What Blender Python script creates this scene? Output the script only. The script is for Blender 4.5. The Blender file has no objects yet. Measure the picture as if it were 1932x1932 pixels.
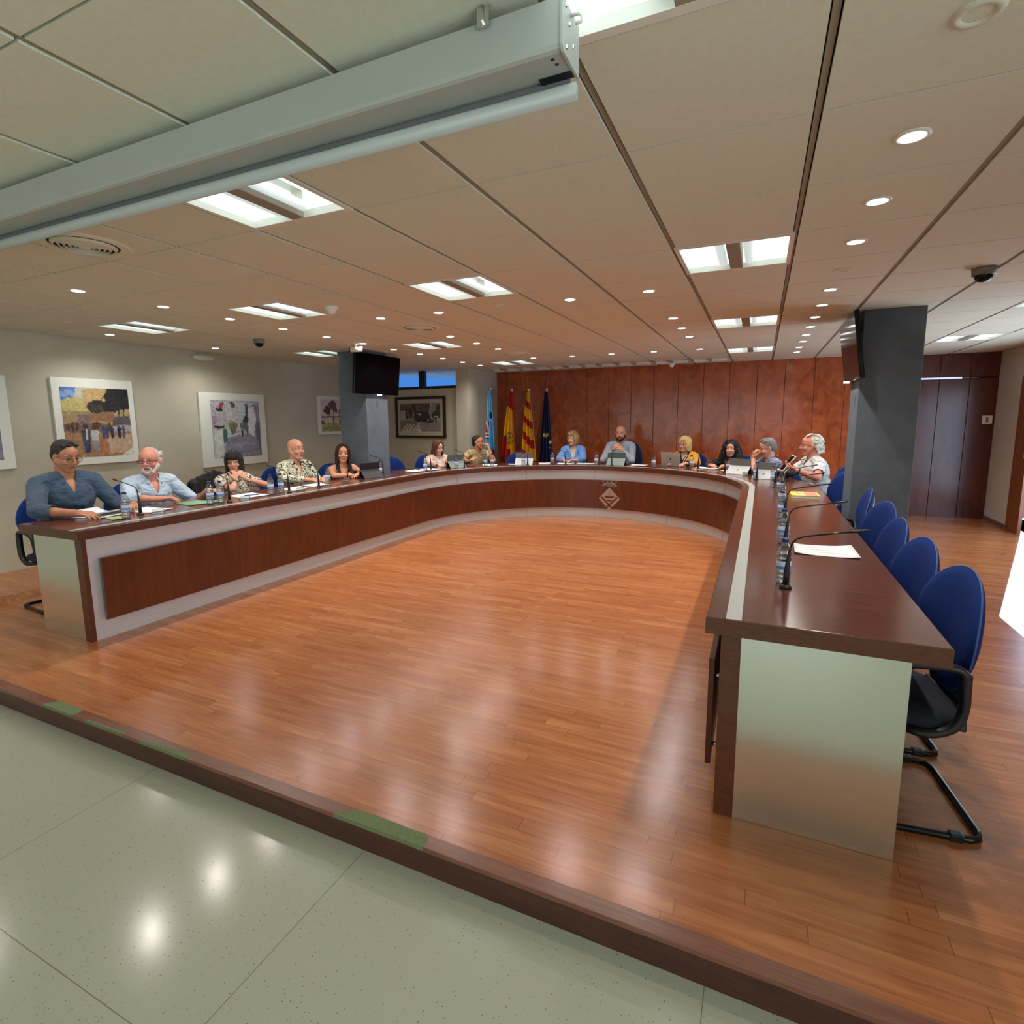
import bpy, bmesh, math, random
import numpy as np
from mathutils import Vector, Matrix
R = random.Random(7)
NR = np.random.RandomState(11)
PI = math.pi
SC = bpy.context.scene
COL = SC.collection

# ------------------------------------------------------------------ camera, world, exposure
cam_d = bpy.data.cameras.new('camera')
cam = bpy.data.objects.new('camera', cam_d)
COL.objects.link(cam)
SC.camera = cam
RW = ((0.9106, 0.4132, -0.0079), (0.0504, -0.1301, -0.9902), (-0.4102, 0.9013, -0.1393))
_q = Matrix(((RW[0][0], -RW[1][0], -RW[2][0]), (RW[0][1], -RW[1][1], -RW[2][1]), (RW[0][2], -RW[1][2], -RW[2][2]))).to_quaternion()
cam.rotation_mode = 'QUATERNION'
cam.rotation_quaternion = _q
cam.location = (0, 0, 1.55)
cam_d.sensor_fit = 'HORIZONTAL'
cam_d.sensor_width = 36.0
cam_d.lens = 36.0 * 1021.3 / 1932
cam_d.shift_x = -(968.9 - 966) / 1932
cam_d.shift_y = (935.1 - 966) / 1932
cam_d.clip_start = 0.02

world = bpy.data.worlds.new('world')
SC.world = world
world.use_nodes = True
_bg = world.node_tree.nodes['Background']
_bg.inputs[0].default_value = (0.10, 0.32, 0.85, 1)
_bg.inputs[1].default_value = 0.9

SC.view_settings.view_transform = 'Standard'
SC.view_settings.look = 'None'
SC.view_settings.gamma = 1.0
SC.view_settings.exposure = 0.0
SC.cycles.use_denoising = True
SC.cycles.max_bounces = 9
SC.cycles.diffuse_bounces = 5
SC.cycles.glossy_bounces = 4
SC.cycles.transmission_bounces = 7
SC.cycles.transparent_max_bounces = 8
SC.cycles.sample_clamp_indirect = 6.0
SC.cycles.caustics_reflective = False
SC.cycles.caustics_refractive = False

TROFF_L = 1.35      # luminance of the fluorescent wells
SPOT_W = 34.0      # watts of each downlight
DAY_W = 34.0      # daylight lamp at the unseen hall front; the window there is added

def lamp(name, kind, loc, rot, energy, color, **kw):
    d = bpy.data.lights.new(name, kind)
    d.energy = energy
    d.color = color
    for k, v in kw.items():
        setattr(d, k, v)
    o = bpy.data.objects.new(name, d)
    o.location = loc
    o.rotation_euler = rot
    COL.objects.link(o)
    return o

_sd = Vector((-1.09, -3.02, -1.512)).normalized()
sun = lamp('sun', 'SUN', (6, 14, 8), (0, 0, 0), 10.0, (0.80, 0.91, 1.0), angle=0.01)
sun.rotation_mode = 'QUATERNION'
sun.rotation_quaternion = (-_sd).to_track_quat('Z', 'Y')
lamp('daylight', 'AREA', (-2.2, -4.75, 1.45), (PI / 2, 0, 0), DAY_W, (0.86, 0.97, 1.0), shape='RECTANGLE', size=7.5, size_y=1.9)
lamp('side_fill', 'AREA', (3.08, -1.3, 1.25), (PI / 2, 0, PI / 2), 85.0, (0.84, 0.95, 1.0), shape='RECTANGLE', size=4.0, size_y=2.0, spread=math.radians(115))  # unseen fill lamp added to brighten the near left wall
lamp('daylight_door', 'AREA', (3.30, 7.25, 1.05), (PI / 2, 0, PI / 2), 75.0, (0.72, 0.86, 1.0), shape='RECTANGLE', size=3.4, size_y=1.9)

# ------------------------------------------------------------------ materials
def s2l(c):
    return tuple(((x / 255.0) / 12.92 if x / 255.0 <= 0.04045 else ((x / 255.0 + 0.055) / 1.055) ** 2.4) for x in c)

MATS = {}
class NT:
    def __init__(s, name):
        s.m = bpy.data.materials.new(name)
        s.m.use_nodes = True
        s.t = s.m.node_tree
        s.p = s.t.nodes['Principled BSDF']
    def n(s, typ, **kw):
        x = s.t.nodes.new(typ)
        for k, v in kw.items():
            if isinstance(v, (int, float, tuple)) and k in x.inputs:
                x.inputs[k].default_value = v
            elif k.startswith('i_'):
                x.inputs[int(k[2:])].default_value = v
            else:
                setattr(x, k, v)
        return x
    def l(s, a, b):
        s.t.links.new(a, b)

def P(name, rgb, rough=0.5, metal=0.0, spec=0.5, var=0.08, vscale=12.0, bump=0.0, bscale=60.0, stretch=None, lin=False, coat=0.0, trans=0.0, sheen=0.0, emit=None, es=0.0, bdist=0.01):
    """procedural surface: base colour with a noise variation and an optional bump"""
    if name in MATS:
        return MATS[name]
    k = NT(name)
    c = rgb if lin else s2l(rgb)
    p = k.p
    tc = k.n('ShaderNodeTexCoord')
    src = tc.outputs['Object']
    if stretch:
        mp = k.n('ShaderNodeMapping')
        mp.inputs['Scale'].default_value = stretch
        k.l(src, mp.inputs[0])
        src = mp.outputs[0]
    if var > 0:
        nz = k.n('ShaderNodeTexNoise')
        nz.inputs['Scale'].default_value = vscale
        nz.inputs['Detail'].default_value = 4
        k.l(src, nz.inputs['Vector'])
        rp = k.n('ShaderNodeValToRGB')
        rp.color_ramp.elements[0].position = 0.3
        rp.color_ramp.elements[1].position = 0.7
        rp.color_ramp.elements[0].color = tuple(max(0, x * (1 - var)) for x in c) + (1,)
        rp.color_ramp.elements[1].color = tuple(min(1, x * (1 + var)) for x in c) + (1,)
        k.l(nz.outputs[0], rp.inputs[0])
        k.l(rp.outputs[0], p.inputs['Base Color'])
    else:
        p.inputs['Base Color'].default_value = c + (1,)
    if bump > 0:
        nb = k.n('ShaderNodeTexNoise')
        nb.inputs['Scale'].default_value = bscale
        nb.inputs['Detail'].default_value = 3
        k.l(src, nb.inputs['Vector'])
        b = k.n('ShaderNodeBump')
        b.inputs['Strength'].default_value = bump
        b.inputs['Distance'].default_value = bdist
        k.l(nb.outputs[0], b.inputs['Height'])
        k.l(b.outputs[0], p.inputs['Normal'])
    p.inputs['Roughness'].default_value = rough
    p.inputs['Metallic'].default_value = metal
    p.inputs['Specular IOR Level'].default_value = spec
    p.inputs['Coat Weight'].default_value = coat
    p.inputs['Coat Roughness'].default_value = 0.12
    p.inputs['Transmission Weight'].default_value = trans
    p.inputs['Sheen Weight'].default_value = sheen
    if emit:
        p.inputs['Emission Color'].default_value = tuple(emit) + (1,)
        p.inputs['Emission Strength'].default_value = es
    MATS[name] = k.m
    return k.m

def plank_floor():
    k = NT('laminate_planks')
    tc = k.n('ShaderNodeTexCoord')
    mp = k.n('ShaderNodeMapping')
    k.l(tc.outputs['Object'], mp.inputs[0])
    sx = k.n('ShaderNodeSeparateXYZ')
    k.l(tc.outputs['Object'], sx.inputs[0])
    def mth(op, a, b=None, c=None):
        m = k.n('ShaderNodeMath', operation=op)
        for i, v in enumerate((a, b, c)):
            if v is None: continue
            if isinstance(v, (int, float)): m.inputs[i].default_value = v
            else: k.l(v, m.inputs[i])
        return m.outputs[0]
    RH, BL = 0.0655, 0.80
    yr = mth('DIVIDE', sx.outputs[1], RH); row = mth('FLOOR', yr); fy = mth('FRACT', yr)
    wr = k.n('ShaderNodeTexWhiteNoise', noise_dimensions='1D'); k.l(row, wr.inputs['W'])
    xr = mth('ADD', mth('DIVIDE', sx.outputs[0], BL), mth('MULTIPLY', wr.outputs[0], 17.3)); idx = mth('FLOOR', xr); fx = mth('FRACT', xr)
    cv = k.n('ShaderNodeCombineXYZ'); k.l(idx, cv.inputs[0]); k.l(row, cv.inputs[1])
    wb_ = k.n('ShaderNodeTexWhiteNoise', noise_dimensions='2D'); k.l(cv.outputs[0], wb_.inputs['Vector'])
    ey = mth('LESS_THAN', mth('MINIMUM', fy, mth('SUBTRACT', 1.0, fy)), 0.012)
    ex = mth('LESS_THAN', mth('MINIMUM', fx, mth('SUBTRACT', 1.0, fx)), 0.0016)
    seam = mth('MAXIMUM', mth('MULTIPLY', ey, 0.7), ex)
    # grain running along the boards, shifted per board by the brick value
    mp2 = k.n('ShaderNodeMapping')
    mp2.inputs['Scale'].default_value = (3.2, 34, 34)
    ad = k.n('ShaderNodeVectorMath', operation='ADD')
    sc = k.n('ShaderNodeVectorMath', operation='SCALE')
    sc.inputs['Scale'].default_value = 7.0
    k.l(wb_.outputs['Color'], sc.inputs[0])
    k.l(tc.outputs['Object'], ad.inputs[0])
    k.l(sc.outputs[0], ad.inputs[1])
    k.l(ad.outputs[0], mp2.inputs[0])
    g = k.n('ShaderNodeTexNoise')
    g.inputs['Scale'].default_value = 1.0
    g.inputs['Detail'].default_value = 5
    g.inputs['Distortion'].default_value = 0.6
    k.l(mp2.outputs[0], g.inputs['Vector'])
    mx = k.n('ShaderNodeMath', operation='MULTIPLY_ADD')
    mx.inputs[1].default_value = 0.22
    k.l(wb_.outputs['Value'], mx.inputs[0])
    sb = k.n('ShaderNodeMath', operation='MULTIPLY')
    sb.inputs[1].default_value = 0.85
    k.l(g.outputs[0], sb.inputs[0])
    k.l(sb.outputs[0], mx.inputs[2])
    rp = k.n('ShaderNodeValToRGB')
    e = rp.color_ramp.elements
    e[0].position = 0.22
    e[0].color = s2l((138, 80, 46)) + (1,)
    e[1].position = 0.80
    e[1].color = s2l((192, 128, 80)) + (1,)
    x = e.new(0.40); x.color = s2l((162, 98, 58)) + (1,)
    x = e.new(0.58); x.color = s2l((174, 109, 66)) + (1,)
    k.l(mx.outputs[0], rp.inputs[0])
    mm = k.n('ShaderNodeMixRGB', blend_type='MULTIPLY')
    mm.inputs[0].default_value = 0.55
    inv = k.n('ShaderNodeMath', operation='SUBTRACT')
    inv.inputs[0].default_value = 1.0
    k.l(seam, inv.inputs[1])
    k.l(rp.outputs[0], mm.inputs[1])
    k.l(inv.outputs[0], mm.inputs[2])
    k.l(mm.outputs[0], k.p.inputs['Base Color'])
    rr = k.n('ShaderNodeMath', operation='MULTIPLY_ADD')
    rr.inputs[1].default_value = 0.10
    rr.inputs[2].default_value = 0.18
    k.l(g.outputs[0], rr.inputs[0])
    k.l(rr.outputs[0], k.p.inputs['Roughness'])
    k.p.inputs['Specular IOR Level'].default_value = 0.5
    return k.m

def terrazzo():
    k = NT('terrazzo')
    tc = k.n('ShaderNodeTexCoord')
    v = k.n('ShaderNodeTexVoronoi')
    v.inputs['Scale'].default_value = 110
    k.l(tc.outputs['Object'], v.inputs['Vector'])
    n = k.n('ShaderNodeTexNoise')
    n.inputs['Scale'].default_value = 260
    n.inputs['Detail'].default_value = 3
    k.l(tc.outputs['Object'], n.inputs['Vector'])
    base = k.n('ShaderNodeMixRGB')
    base.inputs[1].default_value = s2l((160, 161, 144)) + (1,)
    base.inputs[2].default_value = s2l((178, 179, 162)) + (1,)
    k.l(n.outputs[0], base.inputs[0])
    # sparse dark chips
    v2 = k.n('ShaderNodeTexVoronoi')
    v2.inputs['Scale'].default_value = 95
    k.l(tc.outputs['Object'], v2.inputs['Vector'])
    lt = k.n('ShaderNodeMath', operation='LESS_THAN')
    lt.inputs[1].default_value = 0.16
    k.l(v2.outputs['Distance'], lt.inputs[0])
    sx = k.n('ShaderNodeSeparateXYZ')
    k.l(v2.outputs['Color'], sx.inputs[0])
    gt = k.n('ShaderNodeMath', operation='GREATER_THAN')
    gt.inputs[1].default_value = 0.74
    k.l(sx.outputs[0], gt.inputs[0])
    ml = k.n('ShaderNodeMath', operation='MULTIPLY')
    k.l(lt.outputs[0], ml.inputs[0])
    k.l(gt.outputs[0], ml.inputs[1])
    m2 = k.n('ShaderNodeMixRGB')
    m2.inputs[2].default_value = s2l((104, 98, 76)) + (1,)
    k.l(ml.outputs[0], m2.inputs[0])
    k.l(base.outputs[0], m2.inputs[1])
    # joints of the big slabs
    br = k.n('ShaderNodeTexBrick')
    br.offset = 0.0
    br.inputs['Scale'].default_value = 1.0
    br.inputs['Brick Width'].default_value = 1.26
    br.inputs['Row Height'].default_value = 1.26
    br.inputs['Mortar Size'].default_value = 0.0016
    mp = k.n('ShaderNodeMapping')
    mp.inputs['Location'].default_value = (1.33 + 1.26 * 8, -0.73 + 1.26 * 8, 0)
    k.l(tc.outputs['Object'], mp.inputs[0])
    k.l(mp.outputs[0], br.inputs['Vector'])
    m3 = k.n('ShaderNodeMixRGB')
    m3.inputs[2].default_value = s2l((128, 122, 96)) + (1,)
    k.l(br.outputs['Fac'], m3.inputs[0])
    k.l(m2.outputs[0], m3.inputs[1])
    k.l(m3.outputs[0], k.p.inputs['Base Color'])
    k.p.inputs['Roughness'].default_value = 0.16
    k.p.inputs['Specular IOR Level'].default_value = 0.45
    return k.m

def veneer(name, dark, mid, lite, scale=(2.0, 2.0, 0.7), rough=0.18, coat=0.0, pan=0.0):
    k = NT(name)
    tc = k.n('ShaderNodeTexCoord')
    mp = k.n('ShaderNodeMapping')
    mp.inputs['Scale'].default_value = scale
    k.l(tc.outputs['Object'], mp.inputs[0])
    n = k.n('ShaderNodeTexNoise')
    n.inputs['Scale'].default_value = 3.0
    n.inputs['Detail'].default_value = 7
    n.inputs['Roughness'].default_value = 0.62
    n.inputs['Distortion'].default_value = 1.2
    k.l(mp.outputs[0], n.inputs['Vector'])
    rp = k.n('ShaderNodeValToRGB')
    e = rp.color_ramp.elements
    e[0].position = 0.28; e[0].color = s2l(dark) + (1,)
    e[1].position = 0.74; e[1].color = s2l(lite) + (1,)
    x = e.new(0.5); x.color = s2l(mid) + (1,)
    k.l(n.outputs[0], rp.inputs[0])
    out = rp.outputs[0]
    k.l(out, k.p.inputs['Base Color'])
    k.p.inputs['Roughness'].default_value = rough
    k.p.inputs['Coat Weight'].default_value = coat
    k.p.inputs['Coat Roughness'].default_value = 0.08
    return k.m

def vcol_mat(name, rough=0.7, bump=0.0):
    k = NT(name)
    a = k.n('ShaderNodeVertexColor')
    a.layer_name = 'Col'
    k.l(a.outputs[0], k.p.inputs['Base Color'])
    k.p.inputs['Roughness'].default_value = rough
    return k.m

def brushed(name, rgb, axis, rough=0.34, metal=0.35):
    k = NT(name)
    tc = k.n('ShaderNodeTexCoord')
    mp = k.n('ShaderNodeMapping')
    mp.inputs['Scale'].default_value = axis
    k.l(tc.outputs['Object'], mp.inputs[0])
    n = k.n('ShaderNodeTexNoise')
    n.inputs['Scale'].default_value = 4
    n.inputs['Detail'].default_value = 3
    k.l(mp.outputs[0], n.inputs['Vector'])
    rp = k.n('ShaderNodeValToRGB')
    c = s2l(rgb)
    rp.color_ramp.elements[0].color = tuple(x * 0.93 for x in c) + (1,)
    rp.color_ramp.elements[1].color = tuple(min(1, x * 1.06) for x in c) + (1,)
    k.l(n.outputs[0], rp.inputs[0])
    k.l(rp.outputs[0], k.p.inputs['Base Color'])
    k.p.inputs['Metallic'].default_value = metal
    k.p.inputs['Roughness'].default_value = rough
    return k.m

M_FLOOR = plank_floor()
M_TERR = terrazzo()
M_WALL = P('wall_vinyl', (188, 185, 166), 0.8, var=0.05, vscale=3, bump=0.25, bscale=220)
M_WALLR = P('wall_grey', (208, 204, 194), 0.8, var=0.04, vscale=4, bump=0.25, bscale=220)
M_CEIL = P('ceiling_tile', (218, 219, 200), 0.9, var=0.03, vscale=40, bump=0.3, bscale=420)
M_BAR = P('ceiling_bar', (156, 146, 130), 0.9, var=0.0, spec=0.1)
M_DARK = P('plenum_dark', (40, 34, 28), 0.9, var=0.0)
M_STUC = P('stucco_grey', (90, 101, 112), 0.7, var=0.14, vscale=5, bump=0.3, bscale=40)
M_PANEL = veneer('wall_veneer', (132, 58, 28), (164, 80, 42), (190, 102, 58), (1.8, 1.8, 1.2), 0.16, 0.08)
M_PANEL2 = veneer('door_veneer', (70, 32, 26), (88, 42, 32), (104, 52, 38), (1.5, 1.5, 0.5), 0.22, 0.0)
M_TOP = veneer('desk_top_veneer', (78, 42, 32), (94, 52, 40), (108, 62, 48), (1.4, 9, 9), 0.17, 0.0)
M_TOPE = veneer('desk_edge_veneer', (72, 38, 22), (88, 48, 28), (104, 58, 34), (9, 9, 30), 0.35, 0.0)
M_BROWN = veneer('raised_panel_veneer', (74, 34, 14), (92, 42, 18), (108, 52, 24), (3.5, 3.5, 0.6), 0.3, 0.0)
M_ALU = brushed('brushed_aluminium', (208, 208, 212), (1, 1, 60), 0.36, 0.30)
M_ALUS = brushed('satin_aluminium', (226, 230, 220), (30, 30, 30), 0.22, 0.95)
M_INLAY = P('inlay_aluminium', (198, 206, 202), 0.35, 0.6, var=0.0)
M_RISER = veneer('riser_wood', (58, 31, 22), (72, 40, 29), (86, 50, 37), (1.2, 12, 12), 0.4, 0.0)
M_NOSE = veneer('nosing_wood', (104, 62, 46), (120, 74, 56), (136, 88, 68), (1.2, 20, 12), 0.28, 0.0)
M_GREEN = P('green_underlay', (104, 118, 80), 0.8, var=0.12, vscale=60)
M_WHITE = P('white_paint', (170, 175, 168), 0.45, var=0.02)
M_WHITEP = P('white_plastic', (226, 224, 214), 0.4, var=0.02)
M_GREYP = P('grey_plastic', (118, 118, 118), 0.45, var=0.02)
M_BLACK = P('black_plastic', (22, 22, 24), 0.45, var=0.03)
M_BLACKG = P('black_gloss', (8, 8, 10), 0.15, var=0.0, spec=0.25)
M_SCREEN = P('screen_glass', (6, 6, 8), 0.12, var=0.0, spec=0.12)
M_BLUE = P('blue_fabric', (17, 45, 112), 0.85, var=0.10, vscale=90, bump=0.2, bscale=500, spec=0.2)
M_NAVY = P('navy_fabric', (22, 30, 58), 0.85, var=0.10, vscale=90, bump=0.2, bscale=500)
M_CHROME = P('chrome', (220, 220, 222), 0.12, 1.0, var=0.0)
M_TUBE = P('black_tube', (20, 20, 21), 0.28, 0.4, var=0.0)
M_PAPER = P('paper', (232, 236, 240), 0.8, var=0.02)
M_FRAMEW = P('white_frame', (226, 230, 222), 0.6, var=0.02)
M_FRAMED = P('dark_frame', (44, 26, 22), 0.35, var=0.1)
M_TRIM = veneer('door_trim', (112, 66, 38), (132, 80, 48), (146, 94, 58), (8, 8, 0.6), 0.35)
M_PAINT = vcol_mat('painted_picture', 0.6)
M_FLAG = vcol_mat('flag_cloth', 0.75)

def glass_mat(name, col=(1, 1, 1), rough=0.02, ior=1.45, alpha=None):
    k = NT(name)
    k.p.inputs['Base Color'].default_value = tuple(col) + (1,)
    k.p.inputs['Roughness'].default_value = rough
    k.p.inputs['IOR'].default_value = ior
    k.p.inputs['Transmission Weight'].default_value = 1.0
    return k.m
def thin_clear(name, tint, gloss=0.12, edge=0.75):
    """thin clear shell: see-through with a reflection"""
    k = NT(name)
    t = k.t
    t.nodes.remove(k.p)
    out = t.nodes['Material Output']
    tr = k.n('ShaderNodeBsdfTransparent'); tr.inputs[0].default_value = tuple(tint) + (1,)
    gl = k.n('ShaderNodeBsdfGlossy'); gl.inputs['Roughness'].default_value = 0.05
    lw = k.n('ShaderNodeLayerWeight'); lw.inputs[0].default_value = 0.35
    ma = k.n('ShaderNodeMath', operation='MULTIPLY_ADD'); ma.inputs[1].default_value = edge; ma.inputs[2].default_value = gloss
    k.l(lw.outputs['Facing'], ma.inputs[0])
    mx = k.n('ShaderNodeMixShader')
    k.l(ma.outputs[0], mx.inputs[0]); k.l(tr.outputs[0], mx.inputs[1]); k.l(gl.outputs[0], mx.inputs[2])
    k.l(mx.outputs[0], out.inputs[0])
    return k.m
M_BOTTLE = thin_clear('bottle_plastic', (0.90, 0.94, 0.96), 0.14)
M_ACRYL = thin_clear('clear_acrylic', (0.86, 0.90, 0.88), 0.12)
M_PANE = thin_clear('window_pane', (0.85, 0.93, 1.0), 0.0, 0.12)
M_LENS = thin_clear('lens', (0.90, 0.90, 0.90), 0.01, 0.10)

def emis(name, col, strength, base=(0.8, 0.8, 0.8)):
    k = NT(name)
    k.p.inputs['Base Color'].default_value = tuple(base) + (1,)
    k.p.inputs['Emission Color'].default_value = tuple(col) + (1,)
    k.p.inputs['Emission Strength'].default_value = strength
    k.p.inputs['Roughness'].default_value = 0.6
    return k.m
M_WELL = emis('fluorescent_well', (0.78, 0.96, 0.94), TROFF_L)
M_WELLE = emis('fluorescent_well_end', (0.78, 0.96, 0.94), TROFF_L * 0.62)
M_SHIELD = emis('lamp_shield', (0.66, 0.90, 0.92), TROFF_L * 0.42)
M_LED = emis('led_disc', (1.0, 0.97, 0.95), 22.0)
M_GLEAM = emis('painted_gleam', (0.42, 0.62, 1.0), 1.1)  # emission put in for a bluish gleam, not a lamp

# ------------------------------------------------------------------ mesh helpers
class MB:
    def __init__(s):
        s.v = []; s.f = []; s.mi = []; s.cur = 0; s.smooth = []; s.sm = False; s.col = []
    def mat(s, i): s.cur = i; return s
    def add(s, vs, fs, smooth=None):
        b = len(s.v)
        s.v += [tuple(x) for x in vs]
        for f in fs:
            s.f.append(tuple(b + i for i in f)); s.mi.append(s.cur); s.smooth.append(s.sm if smooth is None else smooth)
        return s
    def box(s, x0, x1, y0, y1, z0, z1):
        v = [(x, y, z) for z in (z0, z1) for y in (y0, y1) for x in (x0, x1)]
        return s.add(v, [(0, 2, 3, 1), (4, 5, 7, 6), (0, 1, 5, 4), (2, 6, 7, 3), (0, 4, 6, 2), (1, 3, 7, 5)], False)
    def obox(s, c, ax, ay, az):
        c = Vector(c); ax = Vector(ax); ay = Vector(ay); az = Vector(az)
        v = [c + ax * i + ay * j + az * k for k in (-1, 1) for j in (-1, 1) for i in (-1, 1)]
        return s.add(v, [(0, 2, 3, 1), (4, 5, 7, 6), (0, 1, 5, 4), (2, 6, 7, 3), (0, 4, 6, 2), (1, 3, 7, 5)], False)
    def tube(s, pts, rad, n=10, caps=True, flat=None):
        """swept tube along pts; rad a number or one per point; flat=(a,b) scales the section"""
        pts = [Vector(p) for p in pts]
        m = len(pts)
        if not isinstance(rad, (list, tuple)): rad = [rad] * m
        vs = []
        up = None
        for i, p in enumerate(pts):
            t = (pts[min(i + 1, m - 1)] - pts[max(i - 1, 0)]).normalized()
            if up is None:
                up = Vector((0, 0, 1)) if abs(t.z) < 0.9 else Vector((1, 0, 0))
            a = t.cross(up)
            if a.length < 1e-5: a = t.orthogonal()
            a.normalize(); b = a.cross(t).normalized(); up = b
            fa, fb = flat if flat else (1, 1)
            for k in range(n):
                w = 2 * PI * k / n
                vs.append(p + a * (math.cos(w) * rad[i] * fa) + b * (math.sin(w) * rad[i] * fb))
        fs = []
        for i in range(m - 1):
            for k in range(n):
                k2 = (k + 1) % n
                fs.append((i * n + k, i * n + k2, (i + 1) * n + k2, (i + 1) * n + k))
        if caps:
            fs.append(tuple(range(n - 1, -1, -1))); fs.append(tuple((m - 1) * n + k for k in range(n)))
        return s.add(vs, fs, True)
    def lathe(s, prof, c=(0, 0, 0), n=20, close=False, axis=None):
        """prof: (r, z) list about +Z through c"""
        c = Vector(c)
        if axis is None: ax, ay, az = Vector((1, 0, 0)), Vector((0, 1, 0)), Vector((0, 0, 1))
        else:
            az = Vector(axis).normalized(); ax = az.orthogonal().normalized(); ay = az.cross(ax)
        vs = []; m = len(prof)
        for r, z in prof:
            for k in range(n):
                w = 2 * PI * k / n
                vs.append(c + ax * (r * math.cos(w)) + ay * (r * math.sin(w)) + az * z)
        fs = []
        for i in range(m - 1):
            for k in range(n):
                k2 = (k + 1) % n
                fs.append((i * n + k, i * n + k2, (i + 1) * n + k2, (i + 1) * n + k))
        if close:
            fs.append(tuple(range(n - 1, -1, -1))); fs.append(tuple((m - 1) * n + k for k in range(n)))
        return s.add(vs, fs, True)
    def ell(s, c, ra, ax=(1, 0, 0), ay=(0, 1, 0), az=(0, 0, 1), nu=14, nv=9):
        c = Vector(c); ax = Vector(ax) * ra[0]; ay = Vector(ay) * ra[1]; az = Vector(az) * ra[2]
        vs = [c - az]
        for j in range(1, nv):
            t = -PI / 2 + PI * j / nv
            for i in range(nu):
                w = 2 * PI * i / nu
                vs.append(c + ax * (math.cos(t) * math.cos(w)) + ay * (math.cos(t) * math.sin(w)) + az * math.sin(t))
        vs.append(c + az)
        fs = [(0, 1 + (i + 1) % nu, 1 + i) for i in range(nu)]
        for j in range(nv - 2):
            for i in range(nu):
                i2 = (i + 1) % nu
                fs.append((1 + j * nu + i, 1 + j * nu + i2, 1 + (j + 1) * nu + i2, 1 + (j + 1) * nu + i))
        l = len(vs) - 1
        fs += [(l, 1 + (nv - 2) * nu + i, 1 + (nv - 2) * nu + (i + 1) % nu) for i in range(nu)]
        return s.add(vs, fs, True)
    def cap(s, a, b, ra, rb=None, n=12):
        """capsule with two radii"""
        rb = ra if rb is None else rb
        a = Vector(a); b = Vector(b); d = b - a
        L = d.length
        if L < 1e-6: return s.ell(a, (ra, ra, ra))
        z = d / L; x = z.orthogonal().normalized(); y = z.cross(x)
        rings = []
        for j in range(5):
            t = PI / 2 * (1 - j / 4.0)
            rings.append((ra * math.cos(t), -ra * math.sin(t)))
        for j in range(5):
            t = PI / 2 * j / 4.0
            rings.append((rb * math.cos(t), L + rb * math.sin(t)))
        rings = [(max(r, 1e-4), h) for r, h in rings]
        vs = []
        for r, h in rings:
            for k in range(n):
                w = 2 * PI * k / n
                vs.append(a + z * h + x * (r * math.cos(w)) + y * (r * math.sin(w)))
        m = len(rings); fs = []
        for i in range(m - 1):
            for k in range(n):
                k2 = (k + 1) % n
                fs.append((i * n + k, i * n + k2, (i + 1) * n + k2, (i + 1) * n + k))
        fs.append(tuple(range(n - 1, -1, -1))); fs.append(tuple((m - 1) * n + k for k in range(n)))
        return s.add(vs, fs, True)
    def chain(s, pts, rs):
        for i in range(len(pts) - 1): s.cap(pts[i], pts[i + 1], rs[i], rs[i + 1])
        return s
    def prism(s, poly, p0, ax, ay, h):
        """flat polygon (2D) in the frame ax, ay at p0, given thickness along h"""
        p0 = Vector(p0); ax = Vector(ax); ay = Vector(ay); h = Vector(h); n = len(poly)
        v = [p0 + ax * a + ay * b for a, b in poly]
        v2 = [x + h for x in v]
        return s.add(v + v2, [tuple(range(n - 1, -1, -1)), tuple(range(n, 2 * n))] + [(i, (i + 1) % n, n + (i + 1) % n, n + i) for i in range(n)], False)
    def mesh(s, name, off=None):
        me = bpy.data.meshes.new(name)
        vs = s.v if off is None else [(a - off[0], b - off[1], c - off[2]) for a, b, c in s.v]
        me.from_pydata(vs, [], s.f)
        me.polygons.foreach_set('material_index', s.mi)
        me.polygons.foreach_set('use_smooth', s.smooth)
        me.update()
        return me
    def build(s, name, mats, parent=None, loc=None, bevel=0.0, origin=None):
        o = bpy.data.objects.new(name, s.mesh(name, origin))
        for m in (mats if isinstance(mats, (list, tuple)) else [mats]): o.data.materials.append(m)
        COL.objects.link(o)
        if parent: o.parent = parent
        if origin is not None and loc is None: loc = origin
        if loc is not None: o.location = loc
        if bevel > 0:
            md = o.modifiers.new('bevel', 'BEVEL'); md.width = bevel; md.segments = 2; md.limit_method = 'ANGLE'; md.angle_limit = 0.7
        return o

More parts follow.
